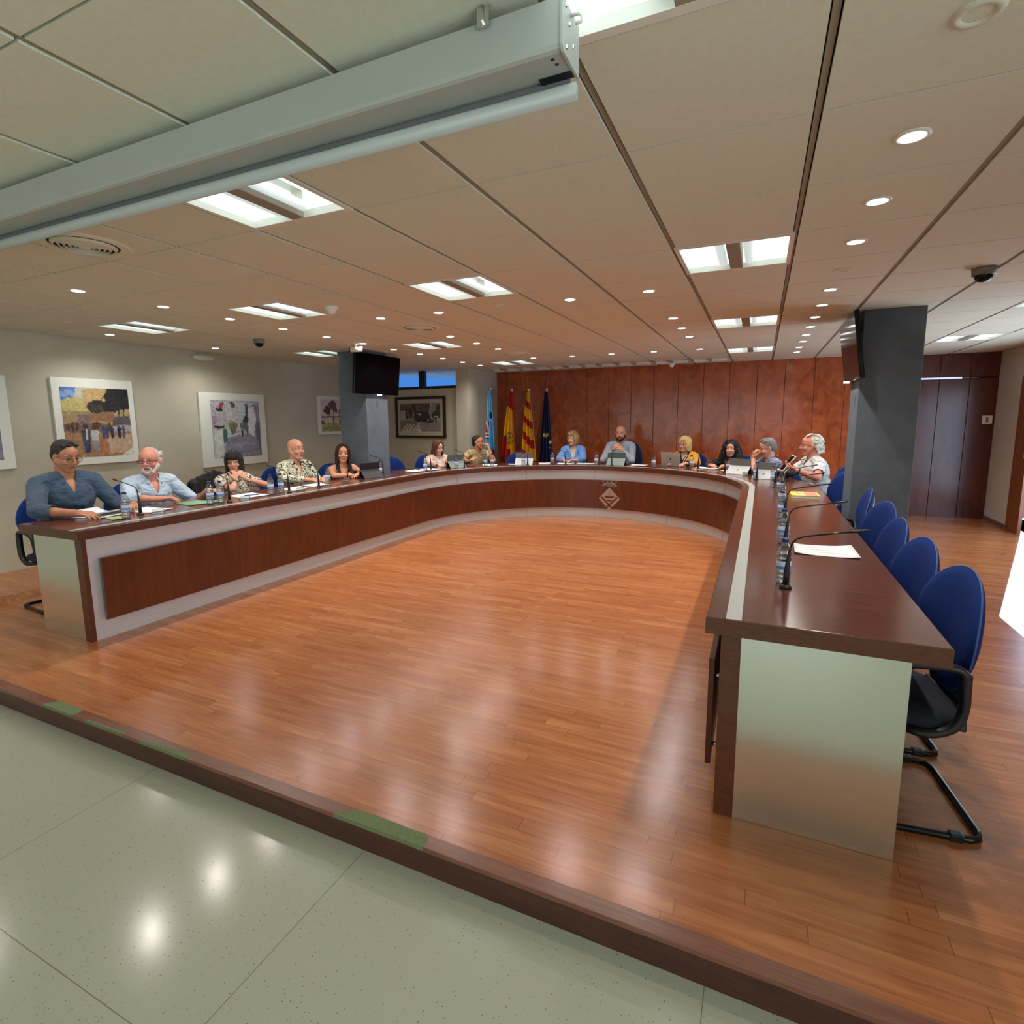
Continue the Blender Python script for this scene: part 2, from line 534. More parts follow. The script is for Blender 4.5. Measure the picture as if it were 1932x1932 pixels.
def tag(o, label=None, cat=None, group=None, kind=None):
    if label: o['label'] = label
    if cat: o['category'] = cat
    if group: o['group'] = group
    if kind: o['kind'] = kind
    return o
def thing(name, label, cat, loc=(0, 0, 0), rz=0.0, group=None):
    o = bpy.data.objects.new(name, None)
    o.empty_display_size = 0.05
    COL.objects.link(o)
    o.location = loc
    o.rotation_euler = (0, 0, rz)
    return tag(o, label, cat, group)
def struct(o): o['kind'] = 'structure'; return o
def dup(o, parent=None, loc=None, rz=None, label=None, scale=None):
    c = o.copy(); COL.objects.link(c)
    if parent is not None: c.parent = parent
    for ch in list(o.children): dup(ch, c)
    if loc is not None: c.location = loc
    if rz is not None: c.rotation_euler = (0, 0, rz)
    if label: c['label'] = label
    if scale is not None: c.scale = scale
    return c
def grid_obj(nx, ny, fn, name, mat, parent=None, colors=None, solid=0.0):
    """surface grid fn(u, v) -> point, colours (ny, nx, 3) per face"""
    vs = [fn(i / nx, j / ny) for j in range(ny + 1) for i in range(nx + 1)]
    fs = [(j * (nx + 1) + i, j * (nx + 1) + i + 1, (j + 1) * (nx + 1) + i + 1, (j + 1) * (nx + 1) + i) for j in range(ny) for i in range(nx)]
    me = bpy.data.meshes.new(name)
    me.from_pydata([tuple(v) for v in vs], [], fs)
    me.polygons.foreach_set('use_smooth', [True] * len(fs))
    if colors is not None:
        ca = me.color_attributes.new('Col', 'FLOAT_COLOR', 'CORNER')
        c = np.ones((ny * nx, 4, 4), dtype=np.float32)
        lin = np.where(colors <= 0.04045, colors / 12.92, ((colors + 0.055) / 1.055) ** 2.4)
        c[:, :, :3] = lin.reshape(-1, 1, 3)
        ca.data.foreach_set('color', c.ravel())
    me.materials.append(mat)
    o = bpy.data.objects.new(name, me)
    COL.objects.link(o)
    if parent: o.parent = parent
    if solid > 0:
        md = o.modifiers.new('solid', 'SOLIDIFY'); md.thickness = solid; md.offset = 0
    return o

# ------------------------------------------------------------------ the room
ZC = 2.475
XL, XR, YB, YB2, YF = -6.86, 3.14, 9.95, 10.32, -4.9
GX = [0.11 + 0.6 * k for k in range(-12, 6)]
GX = [XL] + [x for x in GX if XL + 0.05 < x < XR - 0.05] + [XR]
GY = [2.034 + 0.6 * k for k in range(-12, 15)]
GY = [YF] + [y for y in GY if YF + 0.05 < y < YB2 - 0.05] + [YB2]
def cellof(x, y):
    i = max(k for k in range(len(GX) - 1) if GX[k] <= x); j = max(k for k in range(len(GY) - 1) if GY[k] <= y)
    return i, j
TROFF = [(-0.19, 1.13), (-1.99, 1.73), (-1.99, 3.53), (-3.79, 3.53), (-5.59, 3.53), (-0.19, 3.53), (-0.19, 5.93), (-0.19, 8.33),
         (-3.79, 5.93), (-3.79, 8.33), (-5.59, 5.93), (2.21, 8.33), (2.21, 5.93), (2.21, 3.53), (-3.79, -0.67), (-0.19, -1.27), (-1.99, -2.47), (2.21, -0.67)]
WASH = [(x, 9.26) for x in (-4.39, -3.79, -3.19, -2.59, -1.99, -1.39, -0.79)]
VENT = [(-3.19, 1.73), (-3.19, 4.73), (-3.19, 7.13)]
holes = {cellof(x, y) for x, y in TROFF}
wcell = {cellof(x, y) for x, y in WASH}
b = MB()
for i in range(len(GX) - 1):
    for j in range(len(GY) - 1):
        if (i, j) in holes: continue
        x0, x1, y0, y1 = GX[i] + 0.014, GX[i + 1] - 0.014, GY[j] + 0.0045, GY[j + 1] - 0.0045
        if (i, j) in wcell:
            cy0, cy1 = 9.14, 9.40
            b.box(x0, x1, y0, cy0, ZC, ZC + 0.02); b.box(x0, x1, cy1, y1, ZC, ZC + 0.02)
            b.box(x0, x0 + 0.03, cy0, cy1, ZC, ZC + 0.02); b.box(x1 - 0.03, x1, cy0, cy1, ZC, ZC + 0.02)
            continue
        b.box(x0, x1, y0, y1, ZC, ZC + 0.02)
ceiling = struct(b.build('ceiling', M_CEIL))
b = MB()
for x in GX: b.box(x - 0.009, x + 0.009, YF, YB2, ZC + 0.006, ZC + 0.03)
for y in GY: b.box(XL, XR, y - 0.003, y + 0.003, ZC + 0.010, ZC + 0.03)
struct(b.build('trim_1', M_BAR))['label'] = 'thin metal grid between the ceiling tiles'
b = MB(); b.box(XL - 0.2, XR + 0.2, YF - 0.2, YB2 + 0.2, ZC + 0.16, ZC + 0.26)
struct(b.build('ceiling_slab', M_DARK))

b = MB(); b.box(XL - 0.1, XR + 0.6, 1.51, YB2 + 0.1, -0.115, 0.0)
struct(b.build('floor', M_FLOOR))
b = MB(); b.prism([(XL - 0.1, 0), (-5.86, 0), (-5.92, 0.062), (XL - 0.1, 0.062)], (0, 8.9, 0), (1, 0, 0), (0, 0, 1), (0, -7.39, 0))
struct(b.build('floor_low_step', M_FLOOR))['label'] = 'low wood laminate step along the left wall'
b = MB(); b.box(XL - 0.1, XR + 0.1, YF - 0.1, 1.6, -0.25, -0.115)
struct(b.build('floor_terrazzo', M_TERR))
# stage edge
b = MB(); b.box(XL, XR, 1.488, 1.512, -0.115, -0.012)
rs = b.build('stage_riser', M_RISER); struct(rs)
b = MB(); b.box(XL, XR, 1.480, 1.540, -0.016, 0.0025)
ns = b.build('stage_nosing', M_NOSE, bevel=0.002); struct(ns)
def patch(x0, x1, lo, hi, seed, full=True):
    rr = random.Random(seed); n = 16; top = []; bot = []
    for i in range(n + 1):
        t = i / n; x = x0 + (x1 - x0) * t
        env = min(1, 5 * t + 0.1, 9 * (1 - t) + 0.6) if full else (0.35 + 0.5 * t) * (1 if i else 0.1)
        top.append((x, lo + (hi - lo) * env + rr.uniform(-0.002, 0.002))); bot.append((x, lo))
    p = MB(); p.prism(bot + top[::-1], (0, 0, 0.0026), (1, 0, 0), (0, 1, 0), (0, 0, 0.0009))
    p.prism(bot + [(x, lo + 0.0) for x, _ in bot[::-1]], (0, 0, 0), (1, 0, 0), (0, 1, 0), (0, 0, 0.0001))
    q = MB(); q.add([(x, y, 0.0034) for x, y in bot] + [(x, y, 0.0034) for x, y in top], [(i, i + 1, n + 2 + i, n + 1 + i) for i in range(n)], False)
    q.add([(x, lo - 0.0008, 0.0034) for x, y in bot] + [(x, lo - 0.0008, -0.008 - rr.random() * 0.005) for x, y in bot], [(i + 1, i, n + 1 + i, n + 2 + i) for i in range(n)], False)
    o = q.build('worn_green_patch', M_GREEN, ns); o['label'] = 'green underlay showing where the nosing has worn away'
patch(-3.56, -3.27, 1.4795, 1.540, 1)
patch(-3.17, -2.84, 1.4795, 1.503, 2, False)
patch(-2.71, -2.36, 1.4795, 1.512, 3, False)
patch(-1.47, -1.05, 1.4795, 1.5395, 4)

T = 0.14
b = MB(); b.box(XL - T, XL, YF, 8.9, -0.12, 2.64); struct(b.build('wall_left', M_WALL))
# wall with the high window, then the pier beside the wood panelling
WY = 8.83
b = MB(); b.box(XL, -5.13, WY, WY + T, 0, 2.135); b.box(-5.14, -5.13, WY, WY + T, 2.135, 2.64)
b.box(XL, -6.72, WY, WY + T, 2.135, 2.64); b.box(XL, -5.13, WY, WY + T, 2.56, 2.64)
struct(b.build('wall_window_side', M_WALL))
b = MB(); b.box(-5.13, -4.87, 8.76, YB + 0.1, 0, 2.64); struct(b.build('wall_pier', M_WALL))
b = MB()
for x0, x1, z0, z1 in ((-6.72, -5.13, 2.135, 2.185), (-6.72, -6.66, 2.185, 2.5), (-5.99, -5.86, 2.185, 2.5), (-5.17, -5.13, 2.185, 2.5), (-6.72, -5.13, 2.5, 2.56)):
    b.box(x0, x1, WY + 0.01, WY + 0.08, z0, z1)
w = b.build('window_1', M_BLACK); struct(w)
b = MB(); b.box(-6.66, -5.99, WY + 0.04, WY + 0.045, 2.185, 2.5); b.build('window_pane', M_PANE, w)
b = MB(); b.box(-5.86, -5.17, WY + 0.04, WY + 0.045, 2.185, 2.5); b.build('window_pane', M_PANE, w)
b = MB(); b.lathe([(0.001, 0), (0.012, 0), (0.012, 0.03), (0.001, 0.03)], (-5.15, WY - 0.02, 2.32), 8, axis=(0, 1, 0)); b.build('window_latch', M_WHITEP, w)
# wood panelling
b = MB(); b.box(-4.87, 1.35, YB, YB + 0.1, 0, 2.64)
wb = struct(b.build('wall_back', M_DARK))
seams = [-4.87, -4.655, -4.24, -3.825, -3.41, -2.995, -2.58, -2.17, -1.765, -1.35, -0.935, -0.52, -0.10, 0.31, 0.73, 1.15, 1.35]
b = MB()
for s0, s1 in zip(seams[:-1], seams[1:]):
    b.box(s0 + 0.003, s1 - 0.003, YB - 0.018, YB, 0.0, 2.472)
pw = b.build('wood_panelling', M_PANEL, wb, bevel=0.002)
b = MB(); b.box(1.35, XR, YB2, YB2 + 0.1, 0, 2.64)
wb2 = struct(b.build('wall_back_recess', M_DARK))
b = MB(); b.box(1.352, 1.366, YB - 0.018, YB2, 0.0, 2.472); b.build('return_panel', M_PANEL, wb2)
b = MB()
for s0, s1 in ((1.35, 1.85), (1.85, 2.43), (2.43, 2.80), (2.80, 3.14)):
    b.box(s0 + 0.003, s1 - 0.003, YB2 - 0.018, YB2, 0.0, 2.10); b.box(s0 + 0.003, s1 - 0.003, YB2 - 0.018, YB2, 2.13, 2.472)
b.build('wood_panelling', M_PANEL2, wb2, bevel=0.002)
b = MB(); b.box(1.6, 2.70, YB2 - 0.026, YB2 - 0.002, 2.104, 2.126); b.build('gleam_strip', M_GLEAM, wb2)  # glowing strip stands in for the bluish-white gleam above the doors
b = MB()
b.box(2.72, 2.79, YB2 - 0.024, YB2 - 0.002, 2.108, 2.116); b.box(2.81, 2.90, YB2 - 0.024, YB2 - 0.002, 2.108, 2.116)
b.build('metal_track', M_CHROME, wb2)
# right wall with the glazed door
b = MB()
b.box(XR, XR + T, 9.40, YB2 + 0.1, -0.12, 2.64); b.box(XR, XR + T, YF, 5.30, -0.25, 2.64); b.box(XR, XR + T, 5.30, 9.40, 2.07, 2.64)
struct(b.build('wall_right', M_WALLR))
b = MB(); b.box(XR - 0.02, XR + 0.02, 9.06, 9.40, 0, 2.07); b.box(XR - 0.02, XR + 0.02, 5.30, 5.40, 0, 2.07); b.box(XR - 0.02, XR + 0.02, 5.40, 9.06, 2.03, 2.07)
dr = struct(b.build('door_1', M_TRIM, bevel=0.003))
b = MB(); b.box(XR - 0.032, XR - 0.02, 9.36, 9.415, 0, 2.07); b.build('architrave', M_TRIM, dr)
b = MB(); b.box(XR - 0.03, XR - 0.02, 9.10, 9.14, 1.00, 1.08); b.build('door_strike', P('brass', (200, 160, 80), 0.3, 0.9, var=0), dr)
b = MB(); b.box(XR + T, 6.2, 5.0, 10.6, -0.06, 0.0); struct(b.build('floor_porch', P('porch_pale', (214, 216, 214), 0.5, var=0.04)))
b = MB(); b.box(XR - 0.012, XR, 9.415, YB2, 0, 0.055); struct(b.build('baseboard_right', P('baseboard_wood', (118, 92, 82), 0.5, var=0.05)))
b = MB(); b.box(XL, XR + T, YF - T, YF, -0.25, 2.64); struct(b.build('wall_front', M_WALLR))
M_ADDPANE = emis('added_glow_pane', (0.80, 0.93, 1.0), 0.55)  # glow added behind the daylight lamps
def added_glazing(name, x0, x1, y0, y1, z0, z1, n):  # frames and glowing panes added on solid, unseen walls
    b = MB(); lx = x1 - x0 > y1 - y0
    b.box(x0, x1, y0, y1, z0, z0 + 0.05); b.box(x0, x1, y0, y1, z1 - 0.05, z1)
    for i in range(n + 1):
        if lx: c = x0 + 0.025 + (x1 - x0 - 0.05) * i / n; b.box(c - 0.025, c + 0.025, y0, y1, z0 + 0.05, z1 - 0.05)
        else: c = y0 + 0.025 + (y1 - y0 - 0.05) * i / n; b.box(x0, x1, c - 0.025, c + 0.025, z0 + 0.05, z1 - 0.05)
    o = b.build(name, M_BLACK); struct(o)
    b = MB()
    if lx: b.box(x0, x1, y0 + 0.002, y0 + 0.008, z0, z1)
    else: b.box(x1 - 0.008, x1 - 0.002, y0, y1, z0, z1)
    b.build('window_pane', M_ADDPANE, o)  # added glowing pane, no opening in the wall behind it
added_glazing('added_window_2', -5.95, 1.55, YF, YF + 0.06, 0.5, 2.4, 5)
added_glazing('added_window_3', XR - 0.05, XR, -3.3, 0.7, 0.25, 2.25, 3)
# columns
def column(x0, x1, y0, y1, label):
    b = MB(); b.box(x0, x1, y0, y1, 0, ZC + 0.05)
    o = b.build('column', M_STUC, bevel=0.004, origin=((x0 + x1) / 2, (y0 + y1) / 2, 0)); struct(o); o['label'] = label
    return o
column(-5.30, -4.84, 5.89, 6.35, 'blue-grey plastered column behind the woman in the dark top')
column(0.775, 1.228, 5.75, 6.23, 'blue-grey plastered column right of the desk')

# ------------------------------------------------------------------ ceiling fixtures
def make_troffer(x, y, label):
    i, j = cellof(x, y)
    x0, x1, y0, y1 = GX[i], GX[i + 1], GY[j], GY[j + 1]
    cx, cy = (x0 + x1) / 2, (y0 + y1) / 2
    t = thing('ceiling_light', label, 'ceiling light', (cx, cy, ZC), 0, 'square recessed ceiling lights')
    h = 0.29
    b = MB()
    g = 0.2985
    b.box(-g, -0.276, -g, g, -0.003, 0.03); b.box(0.276, g, -g, g, -0.003, 0.03)
    b.box(-0.276, 0.276, -g, -0.268, -0.003, 0.03); b.box(-0.276, 0.276, 0.268, g, -0.003, 0.03)
    b.box(-0.285, 0.285, -0.285, 0.285, 0.118, 0.124)
    b.box(-0.285, -0.280, -0.285, 0.285, 0.03, 0.118); b.box(0.280, 0.285, -0.285, 0.285, 0.03, 0.118)
    b.box(-0.280, 0.280, -0.285, -0.272, 0.03, 0.118); b.box(-0.280, 0.280, 0.272, 0.285, 0.03, 0.118)
    b.build('frame', M_WHITEP, t)
    b = MB(); b.box(-0.036, 0.036, -h + 0.02, h - 0.02, -0.002, 0.07); b.build('centre_bar', M_BAR, t, bevel=0.003)
    for s in (-1, 1):
        n = 10; prof = []
        for k in range(n + 1):
            a = k / n * PI / 2
            prof.append((0.036 + 0.242 * math.sin(a), 0.016 + 0.098 * math.cos(a)))
        vs = []
        for px, pz in prof:
            vs += [(s * px, -0.270, pz), (s * px, 0.270, pz)]
        b = MB(); b.add(vs, [(2 * k, 2 * k + 1, 2 * k + 3, 2 * k + 2) if s < 0 else (2 * k, 2 * k + 2, 2 * k + 3, 2 * k + 1) for k in range(n)], True)
        b.build('reflector', M_WELL, t)
        for e in (-1, 1):
            pv = [(s * px, e * 0.2685, pz) for px, pz in prof] + [(s * 0.278, e * 0.2685, 0.0), (s * 0.036, e * 0.2685, 0.0)]
            b = MB(); b.add(pv, [tuple(range(len(pv)))], False); b.build('end_plate', M_WELLE, t)
        b = MB(); b.tube([(s * 0.075, -h + 0.06, 0.028), (s * 0.075, h - 0.06, 0.028)], 0.026, 10, flat=(1, 0.8)); b.build('lamp_shield', M_SHIELD, t)
    return t
tl = {0: 'square ceiling light above the right end of the projector screen case, nearest of all', 1: 'large square ceiling light partly hidden behind the projector screen case',
      2: 'square ceiling light in the middle of the ceiling, left of the double row of tiles', 3: 'square ceiling light beside the white smoke detector', 4: 'square ceiling light at far left near the left wall',
      5: 'square ceiling light nearest of the three in line above the right wing of the desk', 6: 'square ceiling light second of the three in line above the right wing', 7: 'square ceiling light farthest of the three in line, near the wood wall',
      8: 'square ceiling light in line between the two farther round vents', 9: 'square ceiling light near the flags, just before the wood wall', 10: 'square ceiling light cut off by the left column',
      11: 'square ceiling light beyond the right column, above the recess', 12: 'square ceiling light cut by the right edge of the photo'}
HALLT = {13: 'square ceiling light right of the right column, behind the dome camera', 14: 'square ceiling light over the left of the public seating', 15: 'square ceiling light over the public floor, right of centre', 16: 'square ceiling light farthest back over the public floor', 17: 'square ceiling light over the public floor near the right wall'}
for k, (x, y) in enumerate(TROFF): make_troffer(x, y, tl.get(k) or HALLT[k])

DL = [(0.41, 2.33), (0.41, 2.93), (0.41, 3.53), (0.41, 4.73), (0.41, 5.33), (0.41, 5.93), (0.41, 6.53), (0.41, 7.13), (0.41, 7.73), (0.41, 8.33), (0.41, 8.93)]
DLL = [(-4.44, 2.36 + 0.606 * k) for k in range(11)]
DM = [(-3.21, 4.16), (-2.6, 4.17), (-3.21, 5.38), (-3.21, 6.0), (-3.21, 6.6), (-3.21, 7.82), (-1.41, 4.19), (-0.8, 4.18), (-0.8, 5.38), (-0.8, 6.0), (-0.8, 6.65), (-2.62, 7.9), (-2.02, 7.88), (-1.42, 7.9), (-0.81, 7.9)]
DW = [(-6.33, 3.62), (-6.34, 4.86)]
spot_d = bpy.data.lights.new('downlight_beam', 'SPOT')
spot_d.energy = SPOT_W; spot_d.color = (1.0, 0.95, 0.87); spot_d.spot_size = math.radians(150); spot_d.spot_blend = 0.9; spot_d.shadow_soft_size = 0.03
dl0 = None
def downlight(x, y, label, group):
    global dl0
    if dl0 is None:
        t = thing('downlight', label, 'ceiling light', (x, y, ZC), 0, group)
        b = MB(); b.lathe([(0.038, 0.002), (0.040, -0.005), (0.050, -0.006), (0.055, -0.001), (0.055, 0.004)], n=20); b.build('ring', M_WHITEP, t)
        b = MB(); b.lathe([(0.0005, -0.003), (0.039, -0.003)], n=20); b.build('lamp_disc', M_LED, t)
        l = bpy.data.objects.new('beam', spot_d); COL.objects.link(l); l.parent = t; l.location = (0, 0, -0.012)
        dl0 = t
    else:
        t = dup(dl0, loc=(x, y, ZC), label=label); t['group'] = group
    return t
ords = ['nearest', 'second', 'third', 'fourth', 'fifth', 'sixth', 'seventh', 'eighth', 'ninth', 'tenth', 'farthest']
for k, (x, y) in enumerate(DL): downlight(x, y, f'round lit downlight, {ords[k]} of the row above the right wing of the desk', 'downlights above the right wing')
for k, (x, y) in enumerate(DLL): downlight(x, y, f'round lit downlight, {ords[k]} of the row above the left wing of the desk', 'downlights above the left wing')
dml = ['left of the nearer round vent', 'right of the nearer round vent, beside the middle square light', 'first past the nearer vent along the vent line', 'second past the nearer vent along the vent line', 'third past the nearer vent, before the farther vent', 'beyond the farther round vent',
       'in the middle of the ceiling, left one of the central pair', 'in the middle of the ceiling, right one of the central pair', 'first of three in line beside the second square light', 'second of three in line beside the second square light', 'third of three in line beside the second square light',
       'leftmost of the four in the row before the wood wall', 'second from left of the four in the row before the wood wall', 'third from left of the four in the row before the wood wall', 'rightmost of the four in the row before the wood wall']
for (x, y), s in zip(DM, dml): downlight(x, y, 'round lit downlight ' + s, 'downlights over the open floor')
downlight(*DW[0], 'round lit downlight close to the left wall, above the painting of a crowd', 'downlights along the left wall')
downlight(*DW[1], 'round lit downlight close to the left wall, above the street painting', 'downlights along the left wall')
for x, y in [(-4.4, -0.6), (-0.79, -0.9), (-2.59, -1.9), (-5.6, 0.53), (-5.6, 1.7)]:
    l = bpy.data.objects.new('hall_downlight_beam', spot_d); COL.objects.link(l); l.location = (x, y, ZC - 0.012)

def wallwash(x, label):
    t = thing('wall_washer_light', label, 'ceiling light', (x, 9.27, ZC), 0, 'recessed wall washers before the wood wall')
    b = MB(); b.box(-0.255, 0.255, -0.125, -0.118, -0.006, 0.05); b.box(-0.255, 0.255, 0.118, 0.125, -0.03, 0.05)
    b.box(-0.255, -0.248, -0.125, 0.125, -0.006, 0.05); b.box(0.248, 0.255, -0.125, 0.125, -0.006, 0.05)
    b.build('housing', M_WHITEP, t)
    n = 8; vs = []
    for k in range(n + 1):
        a = k / n; yy = -0.118 + 0.236 * a; zz = 0.055 - 0.075 * a * a
        vs += [(-0.248, yy, zz), (0.248, yy, zz)]
    b = MB(); b.add(vs, [(2 * k, 2 * k + 1, 2 * k + 3, 2 * k + 2) for k in range(n)], True); b.build('reflector', M_FRAMEW, t)
    b = MB(); b.prism([(-0.03, 0.0), (0.03, 0.0), (0.018, -0.028), (-0.018, -0.028)], (0, -0.13, 0.0), (1, 0, 0), (0, 0, 1), (0, 0.25, 0)); b.build('lamp_holder', M_BAR, t)
for k, (x, y) in enumerate(WASH): wallwash(x, f'white recessed wall washer before the wood wall, {["leftmost", "second from left", "third from left", "middle one", "third from right", "second from right", "rightmost"][k]} of seven')

def vent(x, y, label):
    t = thing('round_air_vent', label, 'air vent', (x, y, ZC), 0, 'round ceiling air vents')
    b = MB(); b.lathe([(0.155, -0.004), (0.19, -0.010), (0.205, -0.006), (0.212, 0.0)], n=40); b.build('outer_ring', M_CEIL, t)
    b = MB(); b.lathe([(0.001, -0.001), (0.155, -0.001)], n=32); b.build('duct_back', M_DARK, t)
    for k, r in enumerate((0.135, 0.112, 0.089, 0.066, 0.043)):
        b = MB(); b.lathe([(r + 0.009, -0.004), (r - 0.004, -0.020), (r - 0.007, -0.018), (r + 0.005, -0.003)], n=36); b.build('louvre', M_CEIL, t)
    b = MB(); b.lathe([(0.0005, -0.020), (0.026, -0.020), (0.03, -0.004)], n=20); b.build('centre_cap', M_CEIL, t)
vent(-3.28, 1.80, 'round ceiling air vent nearest, beside the projector screen case')
vent(-3.19, 4.75, 'round ceiling air vent in the middle of its line, above the crest side')
vent(-3.23, 7.22, 'farthest round ceiling air vent, close to the flags')

def dome(name, x, y, label, r, low, mw, md, cat):
    t = thing(name, label, cat, (x, y, ZC))
    b = MB(); b.lathe([(0.0005, 0.0), (r * 1.02, 0.0), (r, -0.01), (r * 0.93, -low), (r * 0.7, -low)], n=24); b.build('housing', mw, t)
    b = MB(); b.lathe([(r * 0.74, -low + 0.004), (r * 0.70, -low - r * 0.30), (r * 0.48, -low - r * 0.55), (0.0005, -low - r * 0.66)], n=24); b.build('dome', md, t)
    return t
dome('security_camera', 1.235, 4.50, 'grey dome security camera on the ceiling near the right column', 0.065, 0.045, M_GREYP, M_BLACKG, 'security camera')
dome('security_camera', -5.25, 4.58, 'grey dome security camera on the ceiling between the left downlights', 0.062, 0.045, M_GREYP, M_BLACKG, 'security camera')
dome('security_camera', -1.42, 9.56, 'small white dome camera at the top of the wood wall', 0.05, 0.05, M_WHITEP, M_WHITEP, 'security camera')
t = dome('smoke_detector', -3.245, 3.57, 'white smoke detector beside a square ceiling light', 0.055, 0.028, M_WHITEP, M_WHITEP, 'smoke detector')
for (x, y, lb) in ((0.42, 4.14, 'unlit round ceiling fitting in the right downlight row'), (-2.005, 4.165, 'unlit round ceiling fitting beside the middle square light'), (0.41, 1.72, 'large unlit recessed round fitting at the top right of the photo')):
    t = thing('unlit_downlight', lb, 'ceiling fitting', (x, y, ZC))
    b = MB(); b.lathe([(0.030, 0.0), (0.034, -0.006), (0.047, -0.007), (0.053, 0.0)], n=28); b.build('ring', M_CEIL, t)
    b = MB(); b.lathe([(0.0005, -0.002), (0.031, -0.002)], n=20); b.build('socket', M_CEIL, t)
t = thing('ceiling_speaker', 'flat oval speaker at the top of the left wall', 'speaker', (XL + 0.01, 5.05, 2.40))
b = MB(); b.lathe([(0.001, 0.0), (0.10, 0.0), (0.10, 0.02), (0.085, 0.045), (0.001, 0.05)], (0, 0, 0), 24, axis=(1, 0, 0)); o = b.build('speaker_body', M_CEIL, t); o.scale = (1, 1.6, 0.45)

# projector screen case
t = thing('projector_screen', 'long white roll-up projector screen case hung under the ceiling', 'projector screen', (-0.431, 1.25, ZC))
zt, zb = 2.448, 2.345
b = MB()
pr = [(1.225, zt), (1.225, zb + 0.012), (1.229, zb + 0.004), (1.237, zb), (1.318, zb), (1.318, zb + 0.004), (1.335, zb + 0.004), (1.335, zt), ]
b.prism(pr, (-6.6, 0, 0), (0, 1, 0), (0, 0, 1), (6.162, 0, 0))
b.build('case', M_WHITE, t, origin=None).location = (0.431, -1.25, -ZC)
b = MB(); b.prism([(1.222, zt + 0.002), (1.222, zb + 0.008), (1.232, zb - 0.003), (1.338, zb - 0.003), (1.338, zt + 0.002)], (-0.438, 0, 0), (0, 1, 0), (0, 0, 1), (0.006, 0, 0))
b.build('end_cap', M_WHITE, t).location = (0.431, -1.25, -ZC)
for (yy, zz) in ((1.245, 2.44), (1.268, 2.415), (1.295, 2.385), (1.25, 2.36)):
    b = MB(); b.lathe([(0.0005, 0.003), (0.004, 0.003), (0.005, 0)], (-0.432, yy, zz), 10, axis=(1, 0, 0)); b.build('screw', M_CHROME, t).location = (0.431, -1.25, -ZC)
b = MB(); b.tube([(-0.432, 1.275, 2.437), (-0.412, 1.275, 2.437), (-0.405, 1.275, 2.43), (-0.407, 1.275, 2.42), (-0.42, 1.275, 2.418)], 0.004, 8); b.build('cable_hook', M_WHITEP, t).location = (0.431, -1.25, -ZC)
for xx, yy in ((-0.465, 1.252), (-0.462, 1.272)):
    b = MB(); b.lathe([(0.0005, -0.0006), (0.0045, -0.0006), (0.0045, 0.0)], (xx, yy, zb), 12); b.build('bolt_hole', M_BLACK, t).location = (0.431, -1.25, -ZC)
b = MB(); b.box(-0.52, -0.438, 1.305, 1.330, zb - 0.002, zb + 0.004); b.build('slot_cover', M_BLACK, t).location = (0.431, -1.25, -ZC)
b = MB(); b.box(-6.5, -0.45, 1.3305, 1.3325, 2.325, 2.36); b.build('screen_fabric', M_GREYP, t).location = (0.431, -1.25, -ZC)
b = MB(); b.tube([(-6.55, 1.325, 2.309), (-0.432, 1.325, 2.309)], 0.0185, 20); b.build('bottom_bar', M_WHITE, t).location = (0.431, -1.25, -ZC)
for xx in (-0.62, -3.2, -5.8):
    b = MB(); b.box(xx - 0.015, xx + 0.015, 1.215, 1.225, zt - 0.014, ZC); b.tube([(xx, 1.213, zt - 0.02), (xx, 1.213, ZC)], 0.003, 8); b.build('bracket', M_CHROME, t).location = (0.431, -1.25, -ZC)

# ------------------------------------------------------------------ the U-shaped desk
DCX, DCY, DR, DY0 = -2.178, 6.217, 2.083, 2.11
def dpath(off, y0=DY0, nl=6, na=56):
    """points of the desk line at OFF outside the inner face, from the left end round to the right end"""
    r = DR + off; pts = []
    for i in range(nl): pts.append((DCX - r, y0 + (DCY - y0) * i / nl))
    for i in range(na + 1):
        a = PI - PI * i / na
        pts.append((DCX + r * math.cos(a), DCY + r * math.sin(a)))
    for i in range(nl - 1, -1, -1): pts.append((DCX + r, y0 + (DCY - y0) * i / nl))
    return pts
def sweep(prof, y0=DY0, rng=None, na=56, notch=None):
    """closed profile of (off, z) swept along the desk line"""
    lines = [[(x, y, z) for x, y in dpath(o, y0, na=na)] for o, z in prof]
    if notch:
        for i, (o, z) in enumerate(prof):
            l = lines[i]; xo = DCX - DR - min(o, notch[0])
            k = max(q for q in range(8) if l[q][0] < DCX and l[q][1] < notch[1])
            ins = [(l[k][0], notch[1], z), (xo, notch[1], z), (xo, DCY, z), (xo, notch[2], z), (DCX - math.sqrt((DR + o) ** 2 - (notch[2] - DCY) ** 2), notch[2], z)]
            tail = [p for p in l[k + 1:] if p[1] > notch[2] or p[0] > DCX]
            lines[i] = l[:k + 1] + ins + tail
        mn = min(len(l) for l in lines); lines = [l[:len(l) - mn] * 0 + l for l in lines]
        lines = [l if len(l) == mn else l[:k + 6] + l[len(l) - (mn - k - 6):] for l in lines]
    if rng: lines = [l[rng[0]:rng[1]] for l in lines]
    m, n = len(prof), len(lines[0])
    vs = [lines[i][j] for j in range(n) for i in range(m)]
    fs = [(j * m + i, (j + 1) * m + i, (j + 1) * m + (i + 1) % m, j * m + (i + 1) % m) for j in range(n - 1) for i in range(m)]
    fs += [tuple(range(m)), tuple((n - 1) * m + i for i in range(m - 1, -1, -1))]
    return MB().add(vs, fs, False)
desk = thing('conference_desk', 'large U-shaped dark wood and aluminium council desk on the stage', 'desk', (DCX, DCY, 0))
def dpart(b, name, m, bevel=0.0):
    o = b.build(name, m, desk, bevel=bevel); o.location = (-DCX, -DCY, 0); return o
ZT = 0.815
dpart(sweep([(-0.055, 0.75), (-0.055, ZT), (0.69, ZT), (0.69, 0.75)], 2.065, notch=(0.565, 5.875, 6.365)), 'desktop', M_TOP, 0.002)
